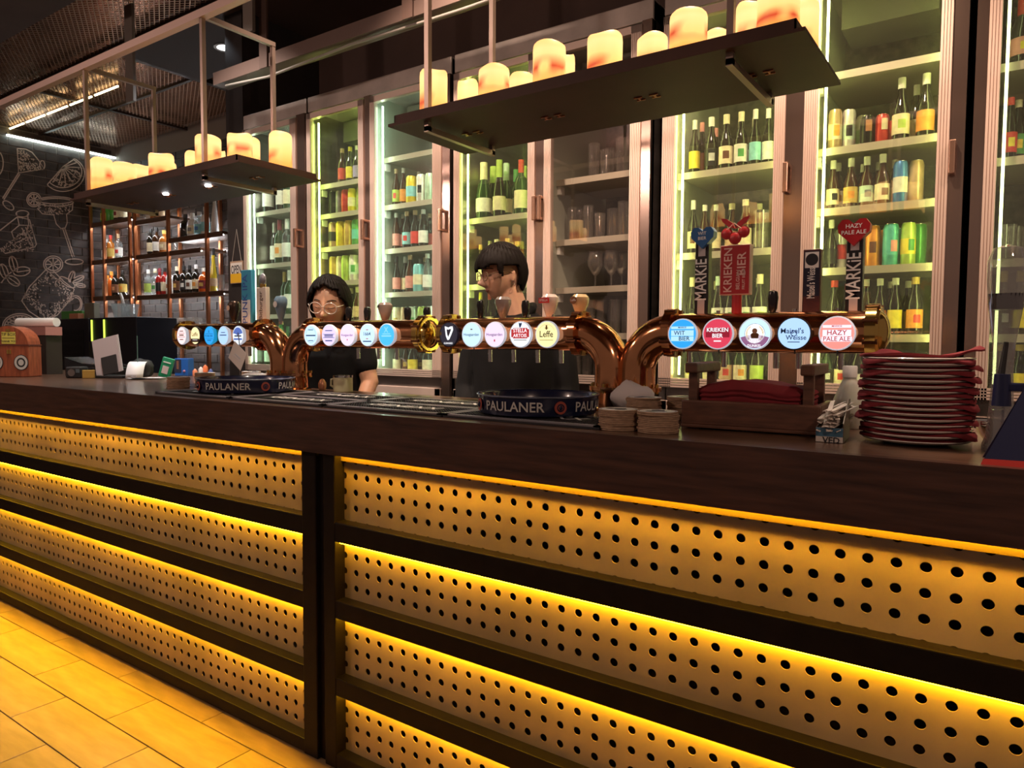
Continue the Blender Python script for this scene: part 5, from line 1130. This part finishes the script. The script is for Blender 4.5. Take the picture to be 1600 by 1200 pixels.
o = B().box(-.03, .03, -.01, .01, 0, .045).mk('yellow_box', M('ochre', (.48, .28, .05), .6), loc=(p.x-.11, p.y-.02, ZT+.001), rot=(0, 0, .9), bev=.003); tag(o, 'small ochre packet leaning by the menu holder', 'packet')
def spike(c, label, hh, lab2, sheets, seed):
    t = empty('receipt_spike', c); tag(t, label, 'receipt spike')
    B().lathe([(0, 0), (.035, 0), (.035, .004), (.004, .008), (0, .008)], 18).mk('spike_base', black, t, SM); B().cyl((0, 0, .006), (0, 0, hh), .0022, n=8).mk('spike_rod', M('spike_teal', (.18, .32, .34), .3, metal=.5), t)
    return t
p = on(207, 593)
spike((p.x, p.y+.03, ZT+.001), 'thin metal receipt spike standing by the green packet', .235, '', 1, 0)
b = B(); vs = []
for i in range(9):
    s_ = i/8; z = .085*(1-(1-s_)**2.2)+.006; y = -.045+.085*s_**1.3
    for sx in (-.042, .042): vs.append((sx+.018*s_, y, z+.004))
b.add(vs, [(2*i, 2*i+1, 2*i+3, 2*i+2) for i in range(8)])
o = b.mk('receipt', M('receipt_paper', (.80, .80, .82), .6), loc=(p.x+.0087, p.y+.0081, ZT+.001), rot=(0, 0, math.radians(58)), smooth=3); so = o.modifiers.new('thick', 'SOLIDIFY'); so.thickness = .0012
tag(o, 'curled white receipt pierced on the spike by the green packet', 'receipt')
B().text('BILL', .016, (0, -.0435, .018), (1, 0, 0), (0, .25, 1)).mk('print', M('ink_grey', (.45, .45, .5), .6), o)
for i in range(3):
    q = B().box(-.05, .05, -.035, .035, 0, .002).mk('receipt', M('receipt_paper'), loc=(p.x+.05*(i-1), p.y+.05+.02*i, ZT+.0015+.003*i), rot=(0, 0, .3*i)); tag(q, 'flat white receipt lying under the curled one', 'receipt', 'flat receipts on the bar')
p = on(240, 590)
t = empty('green_packet', (p.x+.0, p.y+.06, ZT+.001), math.radians(40)); tag(t, 'leaning green and white card packet beside the blue box', 'packet')
gm = Matrix.Rotation(math.radians(16), 4, 'Y')
B().box(-.030, .034, -.012, .012, .0, .115, gm).mk('packet_body', M('packet_green', (.02, .30, .14), .4), t, bev=.003); B().box(-.016, .018, -.0145, -.012, .022, .066, gm).mk('packet_label', M('packet_label', (.70, .58, .58), .5), t); B().box(-.02, .022, -.0145, -.012, .085, .092, gm).mk('packet_print', inkw, t)
p = on(262, 588)
t = empty('blue_box', (p.x+.01, p.y+.10, ZT+.001), math.radians(25)); tag(t, 'bright blue cardboard box beside the green packet', 'box')
B().box(-.045, .045, -.03, .03, 0, .105).mk('box_body', M('box_blue', (.02, .14, .55), .4), t, bev=.003); B().box(-.046, -.0, -.0315, -.03, .02, .098).mk('box_window', M('box_dark', (.03, .04, .08), .4), t); B().box(-.03, -.015, -.0325, -.0315, .04, .09).mk('window_bar', M('box_brown', (.25, .12, .08), .5), t); B().sphere((.02, -.0305, .028), .008).mk('round_mark', M('box_mark', (.55, .25, .4), .5), t)
for i, (dx, dz, c) in enumerate(((.07, 0, (.75, .25, .12)), (.10, 0, (.7, .66, .62)), (.115, .0, (.75, .18, .06)), (.14, 0, (.05, .08, .25)))):
    o = B().lathe([(0, 0), (.014, 0), (.014, .03+.012*(i % 3)), (.006, .04+.012*(i % 3)), (0, .045+.012*(i % 3))], 14).mk('small_dropper', M('dropper_%d' % i, c, .4), loc=(p.x+.02+dx, p.y+.12+.02*i, ZT+.001), smooth=SM)
    tag(o, ['small salmon pink capped dropper', 'small white capped dropper', 'small orange capped dropper', 'small navy capped dropper'][i]+' beside the blue box', 'bottle')
# hanging receipt in front of the copper tube
pr = at_y(371, 556, 1.90)
o = B().box(-.052, .052, 0, .0012, -.044, .044, Matrix.Rotation(math.radians(33), 4, 'Y')).mk('receipt', M('receipt_beige', (.60, .52, .48), .7), loc=pr); tag(o, 'tilted pale receipt speared on a wire before the far tap tube', 'receipt')
B().box(-.02, .025, -.001, -.0004, -.004, .002, Matrix.Rotation(math.radians(30), 4, 'Y')).box(-.03, .03, -.001, -.0004, -.014, -.012, Matrix.Rotation(math.radians(30), 4, 'Y')).mk('print', M('ink_grey'), o)
sp = empty('receipt_spike', (pr.x+.012, pr.y+.004, ZT+.001)); tag(sp, 'bent wire receipt spike holding a tilted receipt', 'receipt spike')
B().lathe([(0, 0), (.03, 0), (.03, .004), (0, .006)], 16).mk('spike_base', black, sp); B().tube([(0, 0, .004), (0, 0, .16), (-.004, 0, .21), (-.012, 0, .245)], .002, 6).mk('spike_rod', steel, sp)
pr = on(395, 600); crumple('paper_pile', (-2.80, 2.0, ZT+.001), .06, M('paper_white', (.78, .76, .78), .7), 'crumpled white paper behind the far navy tray', 'paper', (1.4, .8, .55), 9)
# mug and egg timer behind the mats
mp = at_y(536, 600, 2.045)
t = empty('camp_mug', (mp.x, 2.045, ZT+.001)); tag(t, 'cream enamel mug with steel rim near the bartender', 'mug')
B().lathe([(0, 0), (.038, 0), (.040, .003), (.040, .062), (.037, .062), (.036, .005), (0, .005)], 26).mk('mug_body', M('mug_cream', (.62, .58, .36), .35), t, SM); B().lathe([(.0405, .060), (.0405, .069), (.0365, .069), (.0365, .060)], 26).mk('mug_rim', chrome, t, SM)
B().tube([(-.038, -.005, .055), (-.058, -.012, .050), (-.060, -.013, .025), (-.038, -.005, .012)], .0045, 8).mk('mug_handle', M('mug_cream'), t, 3)
ep = at_y(505, 600, 2.045)
o = B().lathe([(0, 0), (.013, .002), (.0175, .018), (.016, .034), (.009, .047), (0, .051)], 18).mk('copper_egg', M('egg_copper', (.60, .28, .16), .25, metal=.5), loc=(ep.x, 2.04, ZT+.001), smooth=3); tag(o, 'egg shaped copper shaker beside the cream mug', 'shaker')
# OPEN sign on the pillar
p0, p1 = at_y(360.5, 409, 3.06), at_y(380.4, 442, 3.06)
t = empty('open_sign', ((p0.x+p1.x)/2, 3.055, (p0.z+p1.z)/2)); tag(t, 'small hanging OPEN sign with yellow lower half on the pillar', 'sign')
hw, hh = (p1.x-p0.x)/2, (p0.z-p1.z)/2
B().box(-hw, hw, 0, .01, -hh, hh).mk('sign_board', M('sign_frame', (.45, .30, .20), .5), t); B().box(-hw+.006, hw-.006, -.001, 0, -.01, hh-.012).mk('white_field', M('sign_white', (.72, .66, .60), .5), t); B().box(-hw+.004, hw-.004, -.001, 0, -hh+.004, -.01).mk('yellow_field', M('sign_yellow', (.75, .42, .02), .5), t)
B().text('OPEN', .082, (0, -.002, .016), (1, 0, 0), (0, 0, 1), sq=.56).mk('lettering', ink, t); B().tube([(-hw+.02, .004, hh), (0, .006, hh+.22), (hw-.02, .004, hh)], .002, 6).mk('string', M('string', (.4, .35, .3), .7), t)
# ---- back bar equipment at the far end
def backbar():
    o = B().box(-8.7, -4.7, 3.42, 4.10, 0, .899).mk('back_counter', M('back_counter', (.03, .022, .018), .5), bev=.003); tag(o, 'dark back counter below the liquor racks', 'counter')
    a, b_ = at_y(80, 499, 3.55), at_y(139, 560, 3.55)
    t = empty('till_cabinet', (a.x, 3.55, .90)); tag(t, 'black till cabinet with a dark glass door', 'cabinet')
    w_ = b_.x-a.x
    B().box(0, w_, 0, .35, 0, a.z-.9).mk('cabinet_body', M('till_black', (.012, .012, .018), .4), t, bev=.01); B().box(.06, w_-.10, -.006, 0, .05, a.z-.9-.12).mk('glass_door', gloss_black, t, bev=.004)
    a2, b2 = at_y(139, 497, 3.5), at_y(214, 560, 3.5)
    t = empty('drinks_cooler', (a2.x, 3.5, .90)); tag(t, 'squat black drinks cooler with pale lettering and green lights', 'cooler')
    w_ = b2.x-a2.x; h_ = a2.z-.9
    B().box(0, w_, 0, .4, 0, h_).mk('cooler_body', M('till_black'), t, bev=.008); B().box(.01, w_*.60, -.012, 0, .04, h_*.62).mk('cooler_door', M('cooler_green', (.022, .028, .02), .35), t, bev=.004)
    B().text('CHILLA', .075, (w_*.27, -.014, h_*.52), (1, 0, 0), (0, 0, 1)).mk('lettering', inkw, t)
    for x in (.05, w_*.33): B().box(x, x+.022, -.008, 0, h_*.64, h_*.97).mk('indicator_light', M('lime_led', (.3, .5, .05), em=(.55, .75, .08), es=1.6), t)
    tb = at_y(150, 490, 3.6)
    for nm, x0, x1, hh, c, lb in (('green_tray', 96, 128, .09, (.08, .32, .06), 'flat green box on top of the till cabinet'), ('salmon_box', 108, 122, .055, (.62, .26, .14), 'small salmon box on top of the till cabinet'), ('grey_box', 132, 147, .17, (.20, .20, .15), 'small grey cube box on top of the drinks cooler')):
        q0, q1 = at_y(x0, 495, 3.68 if nm != 'salmon_box' else 3.58), at_y(x1, 495, 3.68 if nm != 'salmon_box' else 3.58)
        o = B().box(0, q1.x-q0.x, 0, .06, 0, hh).mk(nm, M('paint_'+nm, c, .5), loc=(q0.x, q0.y, (a.z if x0 < 130 else a2.z)+.001), bev=.004); tag(o, lb, 'box')
    p = at_y(196, 490, 3.7)
    t = empty('wine_cooler', (p.x, p.y, a2.z+.001)); tag(t, 'small clear ice bucket with scoop on the drinks cooler', 'bucket')
    B().lathe([(0, 0), (.10, 0), (.13, .14), (.12, .14), (.09, .01), (0, .01)], 20).mk('bucket_body', GL['clear'], t, SM); B().tube([(-.02, 0, .12), (-.06, 0, .2), (-.09, 0, .25)], .014, 8).mk('scoop_handle', white, t, 3)
backbar()
# ------------------------------------------------------------------ bartenders
skin_m = M('skin', (.62, .36, .25), .48, noise=.05, nscale=30, sub=.12)
skin_w = M('skin_tan', (.56, .31, .20), .45, noise=.05, nscale=30, sub=.12)
shirt_m = M('black_cotton', (.007, .007, .008), .85, spec=.2, noise=.3, nscale=9, bump=.25)
hair_m = M('black_hair', (.006, .004, .0035), .6, spec=.12, noise=.4, nscale=60, stretch=(6, 6, 1), bump=.3)
lip_m = M('lips', (.40, .16, .12), .5); brow_m = M('brow_hair', (.03, .02, .015), .7); lash_m = M('lash', (.025, .015, .012), .7)
HA, HB, HC = .074, .093, .113
def g_(v, s): return math.exp(-(v/s)**2)
def bumps(x, z):
    ax = abs(x)
    return (.036*g_(x, .0115)*g_(z+.028, .016)+.014*g_(x, .009)*g_(z-.002, .024)+.006*g_(ax-.011, .006)*g_(z+.034, .008)-.0095*g_(ax-.031, .015)*g_(z-.012, .010)+.003*g_(ax-.030, .020)*g_(z-.032, .008)
            +.0035*g_(ax-.031, .012)*g_(z-.010, .007)+.0065*g_(x, .020)*g_(z+.061, .009)-.003*g_(x, .02)*g_(z+.048, .005)+.007*g_(x, .020)*g_(z+.097, .014)+.003*g_(ax-.042, .018)*g_(z+.022, .022))
def taper(z): k = max(0, -z/HC); return 1-.30*k**1.6, k
def head_pt(az, el, off=0):
    x, y, z = HA*math.sin(az)*math.cos(el), HB*math.cos(az)*math.cos(el), HC*math.sin(el)
    n = Vector((x/HA**2, y/HB**2, z/HC**2)).normalized()
    s, k = taper(z); x *= s
    if y > 0: y += .006*k+bumps(x, z)*min(1, y/.03)
    else: y *= 1-.32*k
    return Vector((x, y, z))+n*off
def face_y(x, z):
    s, k = taper(z); return HB*math.sqrt(max(0, 1-(x/s/HA)**2-(z/HC)**2))+.006*k+bumps(x, z)
def head_geo(b, T):
    n, m_ = 72, 56; vs = []; fs = []
    for j in range(m_+1):
        for i in range(n): vs.append(T @ head_pt(2*math.pi*i/n, -math.pi/2+math.pi*j/m_))
    for j in range(m_):
        for i in range(n): fs.append((j*n+i, j*n+(i+1) % n, (j+1)*n+(i+1) % n, (j+1)*n+i))
    b.add(vs, fs)
    for s in (-1, 1):
        E = T @ Matrix.Translation((s*.075, -.012, -.004)) @ Matrix.Rotation(s*.35, 4, 'Z')
        b.lathe([(0, -.031)]+[(.0165*math.sin(math.pi*i/8)*(1.1 if i > 4 else .85), -.031*math.cos(math.pi*i/8)) for i in range(1, 8)]+[(0, .031)], 14, E @ Matrix.Diagonal((.42, 1, 1, 1)))
def patch(b, T, cx, cz, hw, up, dn, off, n=10):
    vs = []
    for i in range(n+1):
        u = -1+2*i/n; x = cx+u*hw
        for z in (cz+up(u), cz+dn(u)): vs.append(T @ Vector((x, face_y(x, z)+off, z)))
    b.add(vs, [(2*i, 2*i+2, 2*i+3, 2*i+1) for i in range(n)])
def limb(b, pts, rs, n=14):
    P_ = [Vector(p) for p in pts]; out = []; ro = []
    for i in range(len(P_)-1):
        for k in range(4): t_ = k/4; out.append(P_[i].lerp(P_[i+1], t_)); ro.append(rs[i]*(1-t_)+rs[i+1]*t_)
    out.append(P_[-1]); ro.append(rs[-1]); b.tube(out, ro, n)
    for p, r in zip(P_, rs): b.sphere(p, r*1.0, 12, 8)
def loft(b, rings, T, n=28):
    vs = []; fs = []
    for (z, cx, cy, rx, ry) in rings:
        for i in range(n):
            a = 2*math.pi*i/n; c, s = math.cos(a), math.sin(a); e = .82
            vs.append(T @ Vector((cx+rx*math.copysign(abs(c)**e, c), cy+ry*math.copysign(abs(s)**e, s), z)))
    for j in range(len(rings)-1):
        for i in range(n): fs.append((j*n+i, j*n+(i+1) % n, (j+1)*n+(i+1) % n, (j+1)*n+i))
    fs += [tuple(range(n))[::-1], tuple(range((len(rings)-1)*n, len(rings)*n))]
    b.add(vs, fs)
def hand(b, w_, d, side, up):   # palm and five curled fingers
    w_ = Vector(w_); d = Vector(d).normalized(); up = Vector(up); up = (up-d*up.dot(d)).normalized(); sd = d.cross(up)*side
    limb(b, [w_, w_+d*.045, w_+d*.085], [.025, .033, .030])
    for k, (o_, L) in enumerate(((-.027, .062), (-.009, .072), (.009, .068), (.026, .052))):
        r0 = w_+d*.085+sd*o_; limb(b, [r0, r0+d*L*.45-up*.006, r0+d*L*.75-up*.022, r0+d*L*.9-up*.040], [.0095, .009, .0085, .0075], 10)
    r0 = w_+d*.03-sd*.028; limb(b, [r0, r0-sd*.022+d*.025, r0-sd*.026+d*.055-up*.008, r0-sd*.020+d*.072-up*.014], [.012, .0105, .0095, .008], 10)
def remesh(o, vox, it=3):
    m_ = o.modifiers.new('remesh', 'REMESH'); m_.mode = 'VOXEL'; m_.voxel_size = vox; m_.use_smooth_shade = True
    s = o.modifiers.new('smooth', 'SMOOTH'); s.factor = .5; s.iterations = it
def frame(f, tilt=0, roll=0):
    f = Vector(f).normalized(); return Matrix(((f.y, f.x, 0, 0), (-f.x, f.y, 0, 0), (0, 0, 1, 0), (0, 0, 0, 1))) @ Matrix.Rotation(-tilt, 4, 'X') @ Matrix.Rotation(roll, 4, 'Y')
def hair_shell(T, inside, off, name, parent, seed=0):
    rn = random.Random(seed); n, m_ = 96, 60; vs = []; idx = {}; fs = []
    ph = [rn.uniform(-1, 1) for _ in range(n)]
    for j in range(m_+1):
        for i in range(n):
            az = 2*math.pi*i/n; az2 = (az+math.pi) % (2*math.pi)-math.pi; el = -math.pi/2+math.pi*j/m_
            p = head_pt(az, el); o_ = off(az2, p)+.0016*math.sin(az2*34+3*math.sin(el*3))
            if inside(az2, p, ph[i]): idx[(i, j)] = len(vs); vs.append(T @ head_pt(az, el, o_))
    for j in range(m_):
        for i in range(n):
            q = [(i, j), ((i+1) % n, j), ((i+1) % n, j+1), (i, j+1)]
            if all(k in idx for k in q): fs.append(tuple(idx[k] for k in q))
    o = B().add(vs, fs).mk(name, hair_m, parent, 3); s = o.modifiers.new('thick', 'SOLIDIFY'); s.thickness = .014; s.offset = -1
    return o
def glasses(T, parent, r, mat, zc=.006):
    b = B()
    for s in (-1, 1):
        cx = s*.0335; pts = []
        for i in range(24):
            a = 2*math.pi*i/24; pts.append(T @ Vector((cx+r*1.05*math.cos(a), HB+.010-.004*abs(math.cos(a))*(1 if s*math.cos(a) > 0 else 0), zc+r*.92*math.sin(a)-.003)))
        b.tube(pts, .0020, 6, closed=True)
        b.tube([T @ Vector((s*(.0335+r*1.05), HB+.007, zc+.004)), T @ Vector((s*.077, HB-.025, zc+.006)), T @ Vector((s*.080, 0, zc+.006)), T @ Vector((s*.080, -.016, zc-.004))], .0016, 6)
    b.tube([T @ Vector((-.010, HB+.010, zc+.003)), T @ Vector((0, HB+.014, zc+.006)), T @ Vector((.010, HB+.010, zc+.003))], .0014, 6)
    b.mk('glasses', mat, parent, 3)
def features(T, parent, lidz=.006, soft=1.):
    b = B()
    for s in (-1, 1): patch(b, T, s*.032, lidz, .0135, lambda u: -.0015-.004*(1-u*u)+.0024, lambda u: -.0015-.004*(1-u*u), .0022)
    b.mk('eyelashes', lash_m, parent, 3)
    b = B()
    for s in (-1, 1): patch(b, T, s*.033, .0305, .0175, lambda u: .0045*(1-u*u)+.0026, lambda u: .0045*(1-u*u)-.0012, .0022)
    b.mk('eyebrows', brow_m, parent, 3)
    b = B(); patch(b, T, 0, -.060, .0215, lambda u: .0068*(1-u*u)*(1-.25*math.exp(-(u/.2)**2)), lambda u: 0, .0016); patch(b, T, 0, -.060, .0205, lambda u: -.0008, lambda u: -.0088*(1-u*u)-.0008, .0018)
    b.mk('lips', lip_m, parent, 3)
    b = B(); patch(b, T, 0, -.0602, .020, lambda u: .0007, lambda u: -.0007, .0026); b.mk('mouth_line', lash_m, parent, 3)
def to_cam(p): v = CAM-Vector(p); v.z = 0; return v.normalized()
# ---- bartender with tied hair, looking down
hc = Vector((-2.548, 2.215, 1.478)); tc_ = to_cam(hc); left = Vector((-tc_.y, tc_.x, 0))*-1
if left.dot(_R) > 0: left = -left
fdir = tc_*math.cos(math.radians(18))+left*math.sin(math.radians(18))
TH = Matrix.Translation(hc) @ frame(fdir, math.radians(14), math.radians(-3))
bx = Vector((-2.685, 2.345, 0)); bf = Vector((.28, -1, 0)).normalized(); TB = Matrix.Translation(bx) @ frame(bf)
def TBp(x, y, z): return TB @ Vector((x, y, z))
b = B(); head_geo(b, TH)
limb(b, [TBp(0, -.01, 1.31), TBp(0, .03, 1.36), hc+Vector((0, 0, -.05))-Vector(fdir)*.03], [.062, .056, .054])
loft(b, [(.84, 0, 0, .15, .105), (.95, 0, 0, .155, .11), (1.08, 0, .01, .13, .10), (1.24, 0, .015, .15, .105), (1.34, 0, .01, .13, .085), (1.38, 0, .0, .07, .06)], TB)
shL, shR = TBp(.165, .0, 1.245), TBp(-.165, .0, 1.245)   # local +x is on image left after facing the bar? resolved by frame
arms = []
for sgn in (-1, 1):
    sh = TBp(sgn*.150, 0, 1.325); el = TBp(sgn*.205, .0, 1.12); wr = TBp(sgn*.20, .09, .97)
    limb(b, [sh, el, wr], [.050, .042, .029]); hand(b, wr, (0, -.15, -1), sgn, (0, -1, 0)); arms.append((sh, el, wr))
for sgn in (-1, 1): limb(b, [TBp(sgn*.085, 0, .86), TBp(sgn*.09, .02, .48), TBp(sgn*.09, -.01, .08), TBp(sgn*.09, .10, .035)], [.085, .058, .040, .034])
W = b.mk('person', skin_w); tag(W, 'bartender in black shirt and clear round glasses looking down', 'person'); remesh(W, .0042)
b = B()
loft(b, [(.80, 0, 0, .175, .13), (.95, 0, 0, .175, .13), (1.08, 0, .01, .150, .125), (1.24, 0, .02, .165, .128), (1.325, 0, .012, .145, .105), (1.37, 0, .004, .095, .078), (1.39, 0, .01, .075, .068)], TB)
for sh, el, wr in arms: limb(b, [sh, sh.lerp(el, .58)], [.066, .060])
o = b.mk('shirt', shirt_m, W); remesh(o, .008, 4)
b = B()
for sgn in (-1, 1): limb(b, [TBp(sgn*.085, 0, .86), TBp(sgn*.09, .02, .48), TBp(sgn*.09, -.01, .08)], [.105, .075, .06])
o = b.mk('trousers', shirt_m, W); remesh(o, .010, 3)
b = B()
for sgn in (-1, 1): b.box(-.045, .045, -.09, .16, 0.001, .075, TB @ Matrix.Translation((sgn*.09, 0, 0)))
b.mk('shoes', gloss_black, W, bev=.02)
b = B(); loft(b, [(1.345, 0, .012, .098, .085), (1.385, 0, .02, .088, .082), (1.405, 0, .005, .082, .074)], TB); 
o = b.mk('collar', shirt_m, W)
features(TH, W, .004)
glasses(TH, W, .0265, M('clear_frames', (.72, .66, .60), .15, metal=.4))
def ins_w(az, p, ph):
    a = abs(az)
    if a < .75: return p.z > .074-.012*math.exp(-(a/.25)**2)*-1-.010*a+.002*ph
    if a < 1.5: return p.z > .050-(a-.75)*.105+.003*ph
    return p.z > -.075+.004*ph
hair_shell(TH, ins_w, lambda az, p: .009+.004*math.cos(az*.5)-(.004 if abs(az) < .05 else 0), 'hair', W, 1)
b = B(); limb(b, [TH @ Vector((0, -.10, .01)), TH @ Vector((-.01, -.145, -.02)), TH @ Vector((-.012, -.155, -.10)), TH @ Vector((-.005, -.14, -.17))], [.035, .038, .033, .014])
o = b.mk('ponytail', hair_m, W); remesh(o, .006, 3)
# ---- bartender in profile
hc = Vector((-1.895, 2.65, 1.610)); tc_ = to_cam(hc); left = Vector((-tc_.y, tc_.x, 0))
if left.dot(_R) > 0: left = -left
fdir = tc_*math.cos(math.radians(66))+left*math.sin(math.radians(66))
TH = Matrix.Translation(hc) @ frame(fdir, math.radians(6))
bx = Vector((-1.862, 2.72, 0)); bf = (to_cam(bx)*.94+left*.34).normalized(); TB = Matrix.Translation(bx) @ frame(bf)
b = B(); head_geo(b, TH)
limb(b, [TBp(0, -.01, 1.36), TBp(0, .02, 1.44), hc+Vector((0, 0, -.06))-Vector(fdir)*.025], [.075, .064, .060])
loft(b, [(.90, 0, 0, .16, .11), (1.02, 0, 0, .16, .115), (1.15, 0, .01, .165, .115), (1.30, 0, .015, .185, .12), (1.39, 0, .01, .16, .095), (1.435, 0, 0, .08, .07)], TB)
arms = []
for sgn in (-1, 1):
    sh = TBp(sgn*.195, 0, 1.365); el = TBp(sgn*.235, .01, 1.10); wr = TBp(sgn*.225, .13, .90)
    limb(b, [sh, el, wr], [.060, .048, .031]); hand(b, wr, (wr-el), sgn, (0, .6, .4)); arms.append((sh, el, wr))
for sgn in (-1, 1): limb(b, [TBp(sgn*.09, 0, .90), TBp(sgn*.10, .02, .50), TBp(sgn*.10, -.01, .08), TBp(sgn*.10, .11, .035)], [.092, .062, .043, .036])
Mn = b.mk('person', skin_m); tag(Mn, 'bartender in black shirt and thin glasses turned in profile', 'person'); remesh(Mn, .0042)
b = B()
loft(b, [(.82, 0, 0, .20, .15), (1.02, 0, 0, .195, .145), (1.15, 0, .01, .195, .145), (1.30, 0, .018, .205, .145), (1.385, 0, .01, .185, .115), (1.43, 0, .0, .105, .085), (1.452, 0, -.012, .080, .070)], TB)
for sh, el, wr in arms: limb(b, [sh, el, el.lerp(wr, .35)], [.072, .064, .056])
o = b.mk('shirt', shirt_m, Mn); remesh(o, .008, 4)
b = B()   # open collar, two wings
for sgn in (-1, 1):
    b.tube([TBp(0, -.085, 1.475), TBp(sgn*.06, -.05, 1.480), TBp(sgn*.078, .02, 1.460), TBp(sgn*.035, .10, 1.400)], [.018, .019, .020, .012], 10)
o = b.mk('collar', shirt_m, Mn); remesh(o, .006, 2)
b = B()
for sgn in (-1, 1): limb(b, [TBp(sgn*.09, 0, .90), TBp(sgn*.10, .02, .50), TBp(sgn*.10, -.01, .08)], [.115, .08, .065])
o = b.mk('trousers', shirt_m, Mn); remesh(o, .010, 3)
b = B()
for sgn in (-1, 1): b.box(-.048, .048, -.10, .17, 0.001, .075, TB @ Matrix.Translation((sgn*.10, 0, 0)))
b.mk('shoes', gloss_black, Mn, bev=.02)
features(TH, Mn, .006)
glasses(TH, Mn, .0235, M('thin_gold_frames', (.70, .52, .34), .2, metal=.9))
b = B(); b.tube([TH @ (Vector((.083, -.010, -.036))+Vector((0, .008*math.cos(a), .008*math.sin(a)))) for a in [2*math.pi*i/14 for i in range(14)]], .0012, 6, closed=True); b.tube([TH @ (Vector((-.083, -.010, -.036))+Vector((0, .008*math.cos(a), .008*math.sin(a)))) for a in [2*math.pi*i/14 for i in range(14)]], .0012, 6, closed=True); b.mk('earring', chrome, Mn, 3)
def ins_m(az, p, ph):
    a = abs(az)
    if a < .95: return p.z > .030+.010*ph*.5-.004*math.sin(a*5)
    if a < 1.30: return p.z > .018-(a-.95)*.12+.004*ph
    if a < 1.95: return p.z > .034-.02*abs(a-1.62)+.003*ph
    return p.z > -.062+.05*max(0, 2.4-a)+.005*ph
hair_shell(TH, ins_m, lambda az, p: .012+.014*max(0, p.z/HC)+.010*max(0, math.cos(az))*max(0, 1-abs(p.z-.05)/.06), 'hair', Mn, 4)
